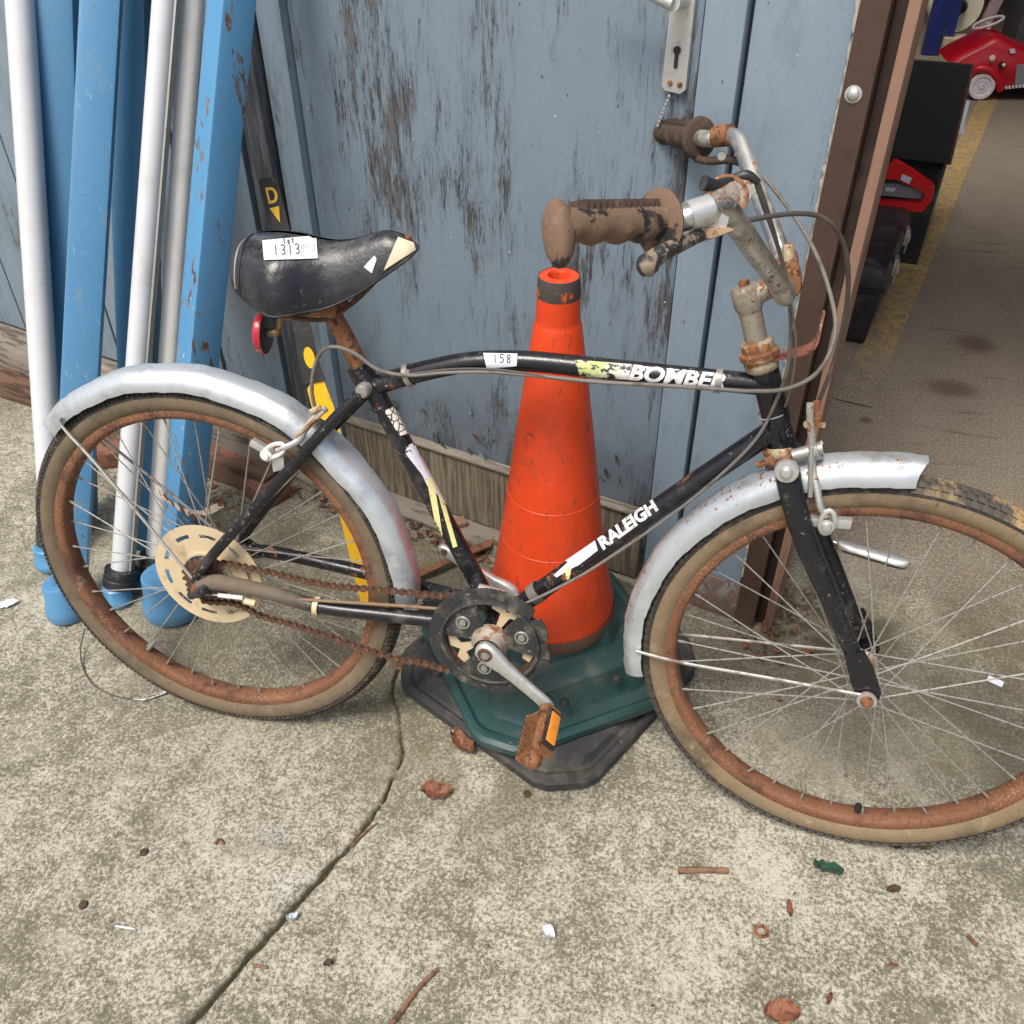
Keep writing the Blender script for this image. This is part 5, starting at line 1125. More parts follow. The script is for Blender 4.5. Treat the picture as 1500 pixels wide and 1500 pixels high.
for a in (-.016, .016): m_.lathe([(.0118, -.011), (.0185, -.011), (.0205, -.008), (.0205, .008), (.0185, .011), (.0118, .011)], sp(fc, zc, a), SL, 24); m_.box(sp(fc + .010, zc + .020, a), (SF_, SL, SX), (.020, .019, .016), 0, .004)
m_.tube([sp(fc, zc, -.02), sp(fc, zc, .02)], .0165, 20); put(m_, 'bar_clamp', M['rust_post'], st_o)
for a in (-.014, .016):
    m_ = MB(); m_.lathe([(0, .010), (.006, .010), (.007, .008), (.007, 0), (.009, 0), (.009, -.004)], sp(fc + .010, zc + .028, a), (SX + SF_ * .2).normalized(), 12); put(m_, 'clamp_bolt', M['rust_cream'], st_o)
half = [(fc, zc, 0), (fc, zc, .055), (.0465, .259, .078), (.0455, .268, .094), (.043, .285, .108), (.030, .340, .172), (.0200, .386, .226), (.0145, .402, .246), (.002, .4075, .262), (-.015, .4085, .272), (-.030, .410, .281), (-.066, .430, .337), (-.1025, .4515, .394)]
halfF = half[:-5] + [(.002, .4095, .262), (-.015, .411, .272), (-.030, .4125, .281), (-.070, .4225, .342), (-.116, .4375, .414)]
bars = [sp(f, z, -a) for f, z, a in halfF[::-1]] + [sp(f, z, a) for f, z, a in half[1:]]
bm_ = MB().tube(spline(bars, 5), .0118, 20); put(bm_, 'handlebar', M['chrome'], bike, smooth=60)
def grip(sg, mat, dirty):
    hf = half if sg > 0 else halfF; i0 = V(hf[-3]).lerp(V(hf[-1]), .10); i1 = V(hf[-1]); W_ = lambda v: sp(v.x, v.y, v.z * sg)
    A = W_(i0); B = W_(i1); d = (B - A).normalized(); L = (B - A).length
    up = (SX - d * SX.dot(d)).normalized(); sd_ = d.cross(up)
    m_ = MB(); rings = []; n = 40
    for i in range(n + 1):
        t = i / n; r = .0136 if sg > 0 else .0165; ring = []
        for k in range(24):
            q = 2 * PI * k / 24; dn = max(0, -math.cos(q)); e = dn * .0034 * (.5 + .5 * math.cos(2 * PI * (t * 4.0 + .12))) * (1 if .08 < t < .95 else 0)
            ring.append(A + d * (L * t) + (up * math.cos(q) + sd_ * math.sin(q)) * (r + e + .0015 * (1 - t)))
        rings.append(ring)
    m_.loft(rings, caps=True); g = put(m_, 'grip', mat, bike, smooth=60)
    m_ = MB()
    fo = lambda rr, h: [(rr * .55, h - .004), (rr * .8, h - .003), (rr, h - .001), (rr, h + .002), (rr * .8, h + .004), (rr * .5, h + .005)]
    # inner flange: big round disc
    rings = []
    for (s_, h) in ((.45, -.004), (.8, -.0035), (.98, -.001), (1.0, .0015), (.86, .004), (.5, .006)):
        rings.append([A + d * (h + .002) + (up * math.cos(2 * PI * k / 32) * .0305 - up * .001 + sd_ * math.sin(2 * PI * k / 32) * .028) * s_ for k in range(32)])
    m_.loft(rings, caps=True); put(m_, 'grip_flange', mat, g, smooth=60)
    m_ = MB(); rings = []
    for (s_, h) in ((.5, -.010), (.85, -.006), (1.0, -.001), (1.0, .005), (.90, .0085), (.68, .0105), (.35, .0118), (.05, .012)):
        rings.append([B + d * h + (up * math.cos(2 * PI * k / 32) * (.0275 if sg > 0 else .034) - up * .0065 + sd_ * math.sin(2 * PI * k / 32) * (.0140 if sg > 0 else .026)) * s_ for k in range(32)])
    m_.loft(rings, caps=True); put(m_, 'grip_end', mat, g, smooth=60)
    m_ = MB()
    for i in range(13):
        t = .10 + .06 * i; c = A + d * (L * t) + up * .0150
        m_.box(c, ((d + sd_ * .35).normalized(), sd_, up), (.0038, .017, .0085), 0)
    put(m_, 'grip_ribs', M['grip_dark'], g, smooth=0, kind='stuff')
    return g
grip(1, M['grip'], True); grip(-1, M['grip_dark'], False)
# near brake lever
bl = MB(); c = sp(.006, .408, .258)
bl.tube([sp(-.016, .4085, .272), sp(.004, .4072, .260)], .0140, 18); bl.prism([bk(x, y, .258) for x, y in ((996, 304), (1040, 298), (1068, 317), (1064, 330), (1008, 332))], BN * .008)
lev = put(bl, 'brake_lever', M['alloy'], bike)
m_ = MB(); m_.tube(spline([bk(1072, 328, .215), bk(1052, 334, .235), bk(1028, 343, .25)], 4), .0085, 12, flat=.7); put(m_, 'lever_bracket', M['chrome'], lev)
m_ = MB(); m_.tube(spline([bk(1042, 338, .245), bk(1018, 348, .275), bk(988, 362, .308), bk(964, 374, .328), bk(949, 388, .338)], 5), bez([.0056, .0064, .0074, .0082, .0090], 5), 14); m_.lathe([(0, -.0105), (.006, -.009), (.0098, -.004), (.0106, .001), (.0092, .006), (.005, .0096), (0, .0105)], bk(949, 388, .338), BU, 16); put(m_, 'lever_blade', M['lever'], lev)
m_ = MB(); m_.prism([bk(x, y, .262) for x, y in ((1005, 332), (1062, 331), (1074, 335), (1042, 347), (1016, 344))], BN * .007); put(m_, 'lever_pivot_plate', worn('tan_plate', (0.42, 0.30, 0.19), [(RUST, 60, .55, .64, .8, 0), ((.5, .48, .44), 30, .55, .68, .5, .3)], rough=.55), lev)
m_ = MB(); m_.tube([bk(1060, 336, .228), bk(1076, 329, .215)], .0048, 10); put(m_, 'barrel', M['rust_cream'], lev)
# thumb shifter on the near bar
sh = MB(); c = bk(1070, 286, .212); sa_ = (BN * .75 + BU * .5 + BX * .25).normalized()
pl = []
u_ = V((1, 0, 0)); u_ = (bk(1108, 268, .205) - c).normalized(); u_ = (u_ - sa_ * u_.dot(sa_)).normalized(); v_ = sa_.cross(u_); v_ = v_ if v_.z > 0 else -v_
for q in range(0, 190, 15): pl.append(c + u_ * (.028 * math.cos(math.radians(q)) - .004) + v_ * (.021 * math.sin(math.radians(q)) - .004))
for (x, y) in ((-.03, -.012), (-.018, -.022), (.0, -.020), (.014, -.012)): pl.append(c + u_ * x + v_ * y)
sh.prism(pl, sa_ * .004); shf = put(sh, 'gear_shifter', M['chrome_rusty'], bike)
m_ = MB(); m_.prism([p + sa_ * -.009 for p in pl], sa_ * .0065); put(m_, 'shifter_drum', M['rust_post'], shf)
m_ = MB(); m_.lathe([(0, .0048), (.011, .0048), (.0125, .0042), (.0125, .002)], c - u_ * .004 + v_ * .002, sa_, 28); put(m_, 'shifter_cap', M['chrome_rusty'], shf)
m_ = MB(); m_.lathe([(.0165, .0046), (.019, .0052), (.0205, .0046), (.0205, .002)], c - u_ * .004 + v_ * .0, sa_, 28, closed=True); put(m_, 'shifter_ring', M['rust_post'], shf)
m_ = MB(); m_.lathe([(0, .005), (.006, .0045), (.009, .003), (.0105, 0)], bk(1071, 302, .212), sa_, 18); put(m_, 'shifter_bolt', M['steel_grey'], shf)
m_ = MB(); m_.tube(spline([bk(1092, 262, .195), bk(1070, 264, .205), bk(1048, 271, .215), bk(1030, 268, .222)], 4), bez([.0045, .0045, .0055, .0075], 4), 12); m_.tube(spline([bk(1075, 262, .2), bk(1094, 257, .2), bk(1112, 268, .2)], 4), bez([.0045, .0055, .003], 4), 10); put(m_, 'shifter_lever', M['black_rubber'], shf)
# far brake lever seen under the far grip
m_ = MB(); m_.tube([sp(-.016, .4125, -.272), sp(.006, .4095, -.258)], .0150, 18); fl_ = put(m_, 'brake_lever', M['rust_post'], bike)
m_ = MB(); m_.tube(spline([bk(1092, 240, -.25), bk(1068, 234, -.265), bk(1040, 236, -.28), bk(1020, 232, -.3)], 4), .006, 10); put(m_, 'lever_blade', M['grip_dark'], fl_)
m_ = MB(); m_.lathe([(0, .006), (.006, .006), (.007, 0)], bk(1057, 228, -.24), BN, 10); put(m_, 'lever_bolt', M['chrome'], fl_)
# lamp bracket at the headset
m_ = MB(); zz = z1 + .006
pts = [bk(1112, 524, .0), bk(1140, 521, .002), bk(1168, 516, .004), bk(1190, 507, .004), bk(1198, 494, .004), bk(1203, 474, .004), bk(1207, 456, .004)]
P = spline(pts, 5); rings = []
for i, p in enumerate(P):
    t = (P[min(i + 1, len(P) - 1)] - P[max(i - 1, 0)]).normalized(); nrm = t.cross(BN).normalized(); w_ = .015 if i < 14 else max(.005, .015 - (i - 14) * .0009)
    rings.append([p + BN * w_ + nrm * .0013, p - BN * w_ + nrm * .0013, p - BN * w_ - nrm * .0013, p + BN * w_ - nrm * .0013])
m_.loft(rings, caps=True); put(m_, 'lamp_bracket', worn('bracket_rust', (0.25, 0.095, 0.06), [((.5, .42, .34), 30, .58, .66, .6, 0), (RUSTD, 60, .55, .66, .9, 0)], rough=.8, bs=.5), bike, smooth=40)

# fork
leg = [(1153, 690), (1160, 725), (1171, 765), (1186, 808), (1214, 872), (1240, 935), (1262, 985)]
lr = [.0165, .0160, .0155, .0150, .0135, .0122, .0108]
near = [fk(x, y, .044 if i > 1 else .036 + .004 * i) for i, (x, y) in enumerate(leg)]
fork = MB().tube(spline(near, 6), bez(lr, 6), 20, flat=.8); fo = put(fork, 'fork_leg', M['black_paint'], bike, smooth=50)
def mir(p): return p - FN * (2 * (p - FC).dot(FN))
fork = MB().tube(spline([mir(p) for p in near], 6), bez(lr, 6), 20, flat=.8); put(fork, 'fork_leg', M['black_paint'], bike, smooth=50)
m_ = MB(); m_.tube([sp(0, z2 - .012, 0), sp(0, z2 - .045, 0)], .0185, 24); m_.box(sp(.0, z2 - .034, 0), (SF_, SL, SX), (.034, .086, .030), 0, .010); put(m_, 'fork_crown', M['black_paint'], bike, smooth=50)
m_ = MB(); cb = fk(1152, 691, .052); m_.lathe([(0, .0085), (.0055, .008), (.008, .005), (.0088, .003), (.0145, .0025), (.0155, .0), (.0155, -.006)], cb, FN, 24); put(m_, 'crown_cap', M['alloy'], bike)
for sg in (1, -1):
    m_ = MB(); o = sg * .049
    pl = [V((p - FC).dot(FH) * FH + (p - FC).dot(FU) * FU) for p in ()]
    q = [fk(x, y, .049) for x, y in ((1236, 955), (1266, 952), (1279, 975), (1291, 1012), (1288, 1022), (1280, 1026), (1258, 1024), (1247, 1000))]
    q = q if sg > 0 else [mir(p) for p in q]
    m_.prism(q, FN * sg * .0045); put(m_, 'fork_end', M['black_paint'], bike, smooth=0)
    m_ = MB(); c = fp(0.003, sg * .055, .004); m_.lathe([(0, .017), (.0045, .016), (.005, .011), (.0085, .010), (.0092, .004), (.0125, .0035), (.0125, -.002)], c, FN * sg, 16); put(m_, 'axle_nut', M['rust_post'], bike)
    m_ = MB(); m_.lathe([(.0085, .002), (.0135, .002), (.0135, -.0015), (.0085, -.0015)], fp(.003, sg * .0585, .004), FN * sg, 20); put(m_, 'washer', M['alloy'], bike)
# front brake
m_ = MB(); m_.tube([fk(1160, 668, .02), fk(1204, 656, .012)], .0085, 14); m_.tube([fk(1192, 660, .012), fk(1200, 657, .012)], .014, 16); bkf = put(m_, 'front_brake', M['steel_grey'], bike)
m_ = MB(); m_.tube(spline([fk(1187, 590, .018), fk(1187, 615, .02), fk(1190, 648, .02), (fk(1189, 680, .024)), fk(1196, 712, .034), fk(1202, 742, .042), fk(1211, 757, .043)], 5), .0048, 10, flat=.6); put(m_, 'brake_arm', M['chrome'], bkf)
m_ = MB(); m_.tube(spline([fk(1202, 650, .012), fk(1196, 690, -.024), fk(1200, 735, -.04)], 5), .0048, 10, flat=.6); m_.tube([fk(1189, 655, .022), fk(1187, 728, .036)], .0035, 8); put(m_, 'brake_arm', M['steel_grey'], bkf)
m_ = MB(); rr_ = []
for k in range(25): a = 2 * PI * k / 24; rr_.append(fk(1212, 765, .044) + FH * .0085 * math.cos(a) + FU * .017 * math.sin(a))
m_.tube(rr_, .0036, 8, caps=False, flat=.8); m_.lathe([(0, .006), (.005, .0055), (.007, .002), (.0095, .0015), (.0095, 0)], fk(1211, 771, .048), FN, 14); put(m_, 'pad_holder', M['alloy'], bkf)
m_ = MB(); m_.box(fk(1213, 764, .030), (FH + FU * .15, FN, FU), (.058, .013, .013), 0, .002); put(m_, 'brake_pad', M['alloy'], bkf)
m_ = MB(); m_.tube([fk(1196, 588, .012), fk(1197, 622, .012)], .0042, 10); m_.box(fk(1196, 621, .012), (FH, FN, FU), (.022, .008, .005), 0, .001); m_.tube([fk(1181, 622, .022), fk(1190, 620, .014)], .005, 10); put(m_, 'cable_anchor', M['rust_cream'], bkf)
m_ = MB(); m_.tube([fk(1108, 681, .0), fk(1130, 676, 0), fk(1160, 670, .0)], [.004, .0042, .006], 10); m_.tube([fk(1124, 678, 0), fk(1136, 674, 0)], .009, 8); put(m_, 'pivot_bolt', M['rust_post'], bkf)
# rear brake
m_ = MB(); m_.tube([bk(455, 612, -.005), bk(470, 622, .03)], .008, 12); bkr = put(m_, 'rear_brake', M['chrome_rusty'], bike)
m_ = MB(); m_.tube(spline([bk(478, 598, .030), bk(462, 612, .034), bk(448, 628, .036), bk(438, 645, .040), bk(420, 655, .046), bk(406, 661, .046)], 5), .0050, 10, flat=.6); put(m_, 'brake_arm', M['alloy'], bkr)
m_ = MB(); m_.tube(spline([bk(472, 600, .02), bk(452, 622, .0), bk(442, 650, -.035), bk(425, 668, -.042)], 5), .0045, 10, flat=.6); m_.tube([bk(434, 640, .04), bk(475, 602, .036)], .0032, 8); m_.tube([bk(455, 604, .04), bk(470, 596, .034)], .0045, 8); put(m_, 'brake_arm', M['rust_cream'], bkr)
m_ = MB(); rr_ = []
for k in range(25): a = 2 * PI * k / 24; rr_.append(bk(402, 660, .046) + (BX * .8 + BU * .5).normalized() * .019 * math.cos(a) + (BU * .8 - BX * .5).normalized() * .0085 * math.sin(a))
m_.tube(rr_, .0036, 8, caps=False, flat=.8); m_.lathe([(0, .006), (.005, .0055), (.007, .002), (.0095, .0015), (.0095, 0)], bk(390, 667, .048), BN, 14); put(m_, 'pad_holder', M['white_vinyl'], bkr)
m_ = MB(); m_.box(bk(392, 660, .030), (BX * .85 - BU * .45, BN, BX * .45 + BU * .85), (.055, .012, .012), 0, .002); m_.box(bk(410, 678, .036), (BX * .8 + BU * .3, BN, BU), (.022, .014, .022), 0, .003); put(m_, 'brake_pad', M['alloy'], bkr)

# cables
def cable(name, pts, r, mat, n=8, parent=None):
    m_ = MB().tube(spline([bk(x, y, o) for x, y, o in pts], n), r, 10); return put(m_, name, M[mat], parent or bike, smooth=60)
cable('brake_cable', [(1072, 328, .218), (1105, 321, .205), (1160, 313, .17), (1200, 317, .145), (1226, 338, .12), (1240, 375, .10), (1242, 430, .075), (1232, 490, .05), (1218, 540, .03), (1206, 572, .018), (1198, 592, .01)], .0027, 'cable')
cable('brake_cable', [(1118, 258, -.235), (1142, 288, -.21), (1172, 330, -.15), (1198, 378, -.08), (1216, 430, -.02), (1224, 478, .02), (1214, 520, .04), (1190, 552, .04), (1150, 570, .035), (1100, 573, .025), (1050, 570, .02), (960, 564, .018), (880, 560, .018), (800, 552, .018), (720, 545, .018), (650, 546, .018), (600, 550, .019), (555, 542, .022), (520, 518, .025), (490, 508, .028), (470, 516, .03), (459, 545, .032), (457, 575, .032), (462, 600, .03)], .0028, 'cable_grey')
cable('gear_cable', [(1108, 268, .20), (1118, 300, .18), (1136, 350, .13), (1150, 400, .10), (1157, 450, .07), (1158, 500, .05), (1152, 545, .035), (1138, 585, .024), (1110, 640, .020), (1062, 690, .019), (1000, 742, .019), (930, 792, .019), (860, 838, .02), (800, 870, .022), (765, 886, .03)], .0024, 'cable_grey')
cable('gear_cable', [(1112, 268, .195), (1126, 310, .17), (1146, 380, .11), (1160, 450, .075), (1166, 505, .052), (1160, 560, .03), (1150, 596, .024)], .0014, 'cable_grey')
cable('top_tube_cable', [(600, 548, .018), (660, 541, .018), (720, 541, .0185), (770, 547, .019), (830, 557, .019), (900, 562, .0185), (990, 566, .0185), (1050, 571, .019)], .0018, 'cable')
cable('gear_cable', [(370, 868, .066), (420, 876, .06), (470, 880, .055), (550, 885, .05), (620, 890, .042), (655, 893, .038)], .0028, 'cable_brown')
def band(name, px, d, r, w, mat, off=0, n=24):
    c = bk(px[0], px[1], off); d = d.normalized(); m_ = MB().lathe([(r, -w), (r + .0016, -w), (r + .0018, 0), (r + .0016, w), (r, w)], c, d, n); return put(m_, name, M[mat], bike)
dt = (bk(850, 536.5) - bk(600, 549)).normalized()
band('cable_clip', (599, 549.5), bk(620, 544) - bk(580, 556), .0148, .004, 'steel_grey')
m_ = MB(); m_.lathe([(0, .003), (.004, .003), (.005, 0)], bk(597, 546, .017), BN, 10); put(m_, 'clip_screw', M['chrome'], bike)
band('cable_clip', (1052, 557), bk(1080, 560) - bk(1030, 555), .0148, .0042, 'steel_grey')
band('cable_tie', (786, 868), bk(820, 845) - bk(770, 880), .0158, .008, 'cable_grey')
band('cable_tie', (465, 887.5), bk(480, 890) - bk(450, 884), .0135, .0042, 'cream_disc', .05)
band('cable_tie', (1131, 605), bk(1149, 662) - bk(1118, 535), .0186, .0008, 'galv')
m_ = MB(); m_.tube([bk(765, 886, .02), bk(752, 893, .028)], .010, 12); put(m_, 'cable_guide', M['rust'], bike)

# print and paint on the tubes
p_, f_ = text_px('BOMBER', ((922, 533.5), (1064, 548), (1062, 571), (920, 556)), bold=.035, shear=.25)
put(drape(MB(), fr_bvh['top_tube'], p_, f_, .0009), 'lettering', M['decal_white'], toptube, smooth=0)
p_, f_ = quad_grid(((842, 527), (926, 534), (920, 556), (850, 551)), 24, 8)
put(drape(MB(), fr_bvh['top_tube'], p_, f_, .0005), 'splash_decal', M['splash'], toptube)
p_, f_ = quad_grid(((927, 535), (1072, 549), (1072, 552), (927, 538)), 40, 2)
put(drape(MB(), fr_bvh['top_tube'], p_, f_, .0005), 'splash_decal', M['splash'], toptube)
p_, f_ = quad_grid(((708, 517.5), (758, 518.5), (757, 536), (713, 539.5)), 12, 10)
tg = put(pieces(drape(MB(), fr_bvh['top_tube'], p_, f_, .0009))[0], 'lot_label', M['paper'], toptube)
p_, f_ = hand('158', ((720, 519.5), (751, 520.5), (750, 531), (721, 530.5)), 1.3)
put(drape(MB(), fr_bvh['top_tube'], p_, f_, .0015), 'handwriting', M['ink'], tg, smooth=0)
p_, f_ = text_px('RALEIGH', ((873, 791), (955, 730.5), (967, 745.5), (884, 806)), bold=.045, shear=.12)
for pc_ in pieces(drape(MB(), fr_bvh['down_tube'], p_, f_, .0009)):
    if len(pc_.f) > 3: put(pc_, 'letter', M['decal_white'], downtube, smooth=0)
m_ = MB()
for c in (((828, 822), (872, 792), (876, 806), (846, 829)), ((812, 842), (832, 824), (846, 828), (815, 846))):
    p_, f_ = quad_grid(c, 12, 6); drape(m_, fr_bvh['down_tube'], p_, f_, .0007)
put(m_, 'flash_decal', M['decal_lilac'], downtube)
p_, f_ = quad_grid(((828, 835), (838, 829), (834, 848), (830, 849)), 3, 5); put(drape(MB(), fr_bvh['down_tube'], p_, f_, .0010), 'flash_decal', M['decal_yellow'], downtube)
bv = fr_bvh['seat_tube']
p_, f_ = quad_grid(((563, 601.5), (577, 595.5), (598, 635), (585, 638.5)), 10, 14); put(drape(MB(), bv, p_, f_, .0007), 'crazed_decal', M['decal_crazed'], seattube)
for c, mm in ((((598, 652), (606, 648), (632, 708), (626, 712)), 'decal_lilac'), (((594, 664), (600, 660), (650, 728), (646, 732)), 'decal_lilac'), (((612, 668), (616, 664), (654, 738), (650, 741)), 'decal_pink'), (((624, 700), (634, 700), (650, 790), (643, 790)), 'decal_yellow'), (((640, 722), (650, 734), (670, 800), (664, 802)), 'decal_yellow'), (((596, 655), (614, 650), (612, 655), (594, 661)), 'decal_lilac')):
    p_, f_ = quad_grid(c, 4, 14); put(pieces(drape(MB(), bv, p_, f_, .0008 + .0002 * (mm == 'decal_pink') + .0003 * (mm == 'decal_yellow')))[0], 'stripe_decal', M[mm], seattube)

# ------------------------------------------------------------------ small things on the ground
def leaf(px, py, L, wd, rot, label, mat='leaf_brown', curl=.01, seed=0, cat='leaf', name='dry_leaf', group=None, crumple=.004):
    random.seed(seed); c = gd(px, py); m_ = MB(); n, k = 9, 5; rings = []
    ex = V((math.cos(rot), math.sin(rot), 0)); ey = V((-ex.y, ex.x, 0))
    for i in range(n):
        t = i / (n - 1); w_ = wd * (math.sin(PI * (t * .92 + .05)) ** .7) * random.uniform(.82, 1.1)
        rings.append([c + ex * (t - .5) * L + ey * w_ * (j / (k - 1) - .5) + V((0, 0, .004 + curl * (abs(j / (k - 1) - .5) * 2) ** 1.6 + random.uniform(0, crumple) + curl * .4 * math.sin(t * 5 + seed))) for j in range(k)])
    m_.loft(rings, closed_ring=False)
    return single(m_, name, M[mat], label, cat, c, group or {'leaf': 'dry leaves on the concrete', 'paper scrap': 'paper scraps on the concrete'}.get(cat), smooth=25)
leaf(640, 1164, .052, .036, .2, 'flat russet dry leaf on bare concrete left of the cone foot', curl=.009, seed=1, crumple=.007)
leaf(678, 1094, .060, .034, -.7, 'crumpled russet leaf against the black rubber foot of the cone', curl=.012, seed=2, crumple=.01)
leaf(668, 1060, .036, .028, .4, 'small curled brown leaf lodged above the rubber foot edge', curl=.014, seed=3, crumple=.01)
leaf(1144, 1489, .048, .034, .1, 'large russet leaf at the bottom edge of the photo', curl=.012, seed=4, crumple=.007)
leaf(482, 1414, .015, .012, .5, 'small dark brown leaf right of the long crack', 'leaf_dark', .003, 5)
leaf(772, 1166, .014, .012, 1.2, 'small dark red leaf just below the rubber foot', 'leaf_dark', .003, 6)
leaf(1310, 1243, .020, .010, .1, 'thin dark leaf under the front tyre', 'leaf_dark', .003, 7)
leaf(1354, 1243, .028, .014, .1, 'yellow green leaf tucked under the front tyre', 'leaf_green', .004, 8) if False else None
leaf(1155, 1334, .026, .010, 1.7, 'narrow brown leaf right of the round washer', 'leaf_brown', .006, 9)
leaf(1308, 1306, .022, .012, .3, 'dull purple brown leaf below the front tyre', 'leaf_dark', .004, 10)
leaf(1183, 1168 - 210, .024, .014, .1, 'reddish leaf seen through the front wheel spokes by moss', 'leaf_brown', .004, 11)
leaf(1422, 1382, .018, .007, -.8, 'tiny rust coloured leaf near the right edge', 'leaf_brown', .003, 12)
leaf(1307, 1416, .016, .006, .1, 'tiny orange leaf fragment at the lower right', 'leaf_brown', .002, 13)
leaf(1213, 1466, .022, .008, 1.2, 'narrow brown leaf near the bottom right', 'leaf_brown', .004, 14)
leaf(660, 648, .05, .018, .2, 'curled orange leaf resting on the kick board', 'leaf_brown', .01, 15) if False else None
M['leaf_green'] = worn('leaf_green', (0.17, 0.17, 0.05), [((.08, .05, .03), 40, .5, .66, .8, 0)], rough=.6)
leaf(1350, 1243, .030, .016, .1, 'yellow green leaf tucked under the front tyre', 'leaf_green', .004, 8)
leaf(1210, 1279, .045, .014, -.3, 'twisted dark green scrap on concrete below the front wheel', 'green_scrap', .012, 16, 'scrap', 'green_scrap', None, .014)
leaf(12, 887, .042, .026, .6, 'ragged white paper scrap at the left edge', 'paper', .002, 17, 'paper scrap', 'paper_scrap', None, .001)
leaf(803, 1370, .022, .018, -.4, 'crumpled white scrap below the cone', 'paper', .006, 18, 'paper scrap', 'paper_scrap', None, .006)
leaf(184, 1361, .034, .004, .05, 'thin white strip on concrete at lower left', 'paper', .0005, 19, 'paper scrap', 'paper_scrap', None, .0005)
leaf(430, 1348, .018, .010, .8, 'shredded white scrap beside the long crack', 'paper', .006, 20, 'paper scrap', 'paper_scrap', None, .008)
m_ = MB(); c = gd(1458, 998, .003); a = -.45; m_.box(c, (V((math.cos(a), math.sin(a), 0)), V((-math.sin(a), math.cos(a), 0)), V((0, 0, 1))), (.028, .016, .0012)); single(m_, 'paper_scrap', M['paper'], 'small white card tag on concrete behind the front wheel', 'paper scrap', c, 'paper scraps on the concrete', smooth=0)
def stick(pts, r, label, mat='bark', flat=.6, cat='twig', name='twig'):
    P = [gd(x, y, r * flat) for x, y in pts]; m_ = MB(); random.seed(len(label)); S_ = spline(P, 5)
    m_.tube(S_, [r * random.uniform(.8, 1.15) * (1 - .25 * i / len(S_)) for i in range(len(S_))], 8, flat=flat, ref=(0, 0, 1)); return single(m_, name, M[mat], label, cat, P[0], 'twigs and bark on the concrete', smooth=50)
stick([(572, 1502), (590, 1478), (612, 1448), (640, 1420)], .0055, 'long bent brown twig at the bottom edge of the photo', flat=.8)
stick([(994, 1276), (1030, 1275), (1067, 1276)], .009, 'flat strip of brown bark on concrete below the front wheel', cat='bark strip', name='bark_strip', flat=.5)
stick([(372, 1414), (392, 1418)], .004, 'short brown splinter beside the long crack')
stick([(515, 1240), (532, 1222), (552, 1206)], .0035, 'thin pale twig lying in the crack')
stick([(315, 1236), (322, 1230), (328, 1236)], .004, 'short bent dark twig on concrete under the rear wheel')
m_ = MB(); c = gd(1115, 1364, .003); m_.lathe([(.0062, -.002), (.0105, -.002), (.0115, 0), (.0105, .002), (.0062, .002)], c, V((0, 0, 1)), 20, closed=True); single(m_, 'washer', M['rust_post'], 'small round rusty washer on concrete below the front wheel', 'washer', c)
m_ = MB(); c = gd(122, 1325, .002); m_.lathe([(0, .003), (.006, .002), (.0075, -.002)], c, V((0, 0, 1)), 14); single(m_, 'bottle_cap', M['leaf_dark'], 'small dark disc on concrete at the lower left', 'disc', c)
m_ = MB(); c = gd(211, 1248, .001); m_.lathe([(0, .002), (.006, .002), (.008, -.001)], c, V((0, 0, 1)), 10); single(m_, 'pebble', M['dirt'], 'dark flat pebble on concrete below the rear wheel', 'pebble', c)
random.seed(31)
# thin black wire with a spring hook
m_ = MB(); m_.tube(spline([gd(124, 922, .03), gd(118, 950, .012), (gd(122, 980, .003)), gd(138, 1004, .003), gd(170, 1020, .003), gd(200, 1024, .003)], 6), .0016, 8); wr = thing('hooked_wire', 'thin black wire loop with chrome hook beneath the rear tyre', 'wire', gd(124, 980)); put(m_, 'wire', M['cable'], wr)
m_ = MB(); m_.tube(spline([gd(196, 1024, .004), gd(212, 1025, .006), gd(222, 1018, .006), gd(244, 1014, .005), gd(222, 1022, .004), gd(208, 1027, .004)], 4), .0019, 8); put(m_, 'hook', M['chrome'], wr)
# small wire loop behind the wheel by the poles
# door stop bar
m_ = MB(); p0, p1 = gd(1228, 796, .012), gd(1330, 826, .012); d = (p1 - p0).normalized(); y = V((-d.y, d.x, 0)); rings = []
for t, hw in ((0, .010), (.05, .016), (.2, .0175), (.85, .0185), (.95, .0165), (1.0, .008)):
    c = p0.lerp(p1, t); rings.append([c + y * hw * math.cos(q) + V((0, 0, 1)) * (.010 * math.sin(q)) for q in [2 * PI * k / 14 for k in range(14)]])
m_.loft(rings, caps=True); m_.tube([gd(1206, 790, .012), p0 + d * .01], .0045, 10)
single(m_, 'metal_bar', M['alloy'], 'dull silver round ended metal bar on the ground behind the front fork', 'metal bar', p0)
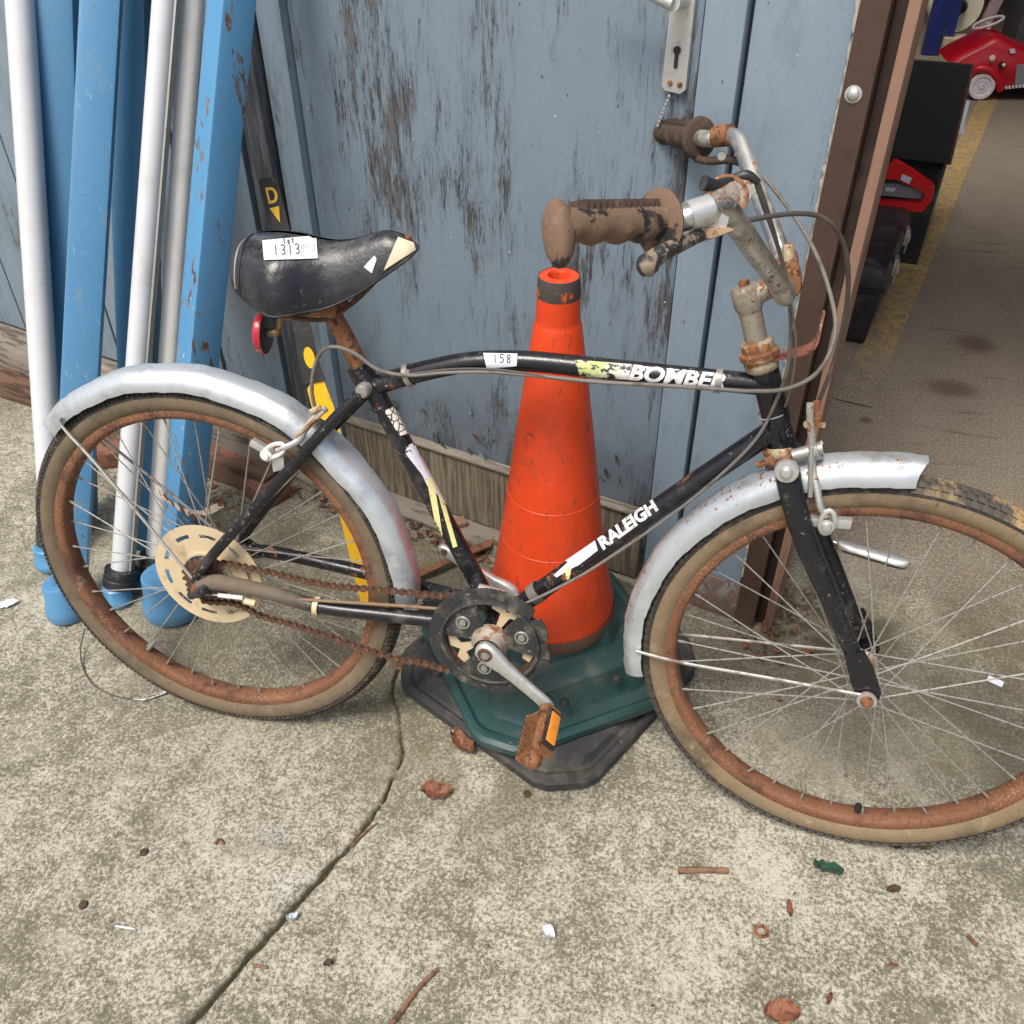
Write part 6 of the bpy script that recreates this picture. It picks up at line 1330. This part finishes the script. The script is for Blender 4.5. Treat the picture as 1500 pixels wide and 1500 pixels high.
# rusty strap and bits between the rear wheel and the cone
m_ = MB(); P = spline([gd(604, 846, .012), gd(640, 830, .02), gd(680, 812, .02), gd(722, 796, .022)], 4); rings = []
for p in P: rings.append([p + V((0, .014, .004)), p + V((0, -.014, .004)), p + V((0, -.014, 0)), p + V((0, .014, 0))])
m_.loft(rings, caps=True); single(m_, 'rusty_strap', M['rim_rust'], 'rusty flat metal strap on ground between seat tube and cone', 'metal strap', P[0])
m_ = MB(); c = gd(668, 772, .02); m_.box(c, yaw_frame(.6), (.05, .03, .035), 0, .003); single(m_, 'wood_chunk', M['bark'], 'small splintered brown wood block behind the seat tube', 'wood block', c)
for i, (px, py, r_, lab) in enumerate(((352, 668, .3, 'red brick lying behind the rear wheel against the sill'), (392, 716, -.2, 'broken darker brick half behind the seat stay'), (156, 664, .7, 'dull brick fragment behind the rear tyre near the poles'))):
    s_ = (.16, .09, .055) if i == 0 else (.09, .08, .045); m_ = MB(); c = gd(px, py, s_[2] / 2); m_.box(c, yaw_frame(r_ - .3), s_, 0, .006); single(m_, 'brick', M['brick'], lab, 'brick', c, 'broken bricks behind the rear wheel')
# leaf litter blown along the sill and into the doorway corner
random.seed(77); m_ = MB()
def litter(c, s_):
    a = random.uniform(0, PI); ex = V((math.cos(a), math.sin(a), random.uniform(-.4, .4))).normalized() * s_; ey = V((-math.sin(a), math.cos(a), random.uniform(-.5, .5))).normalized() * s_ * random.uniform(.3, .6)
    q = V((0, 0, s_ * .3)); m_.add([c - ex, c - ey * .8 + q * .6, c + ex, c + ey + q], [[0, 1, 2, 3]], random.randint(0, 2))
for i in range(420):
    u = random.uniform(-1.9, -.9) if i < 190 else random.uniform(-.9, -.25)
    c = wp(u, (.07 + abs(random.gauss(0, .035))) if u > -1.14 else .17 + abs(random.gauss(0, .05)), random.uniform(.002, .012)); litter(c, random.uniform(.004, .014))
for i in range(170):
    c = wp(random.gauss(.06, .035), random.gauss(-.03, .07), random.uniform(.002, .012)); litter(c, random.uniform(.003, .011))
for i in range(60):
    c = gd(random.gauss(430, 40), random.gauss(700, 14), random.uniform(.002, .01)); litter(c, random.uniform(.004, .012))
o = put(m_, 'leaf_litter', [M['leaf_brown'], M['leaf_dark'], M['bark']], smooth=0, kind='stuff')
m_ = MB()
for i in range(420):                                              # grit and crumbs over the slab
    x, y = random.uniform(-.9, 1.7), random.uniform(-.62, .5); litter(V((x, y, .0025)), random.uniform(.001, .0028) * (1.9 if i % 23 == 0 else 1))
o = put(m_, 'ground_grit', [M['bark'], M['leaf_dark'], M['roll_white']], smooth=0, kind='stuff')
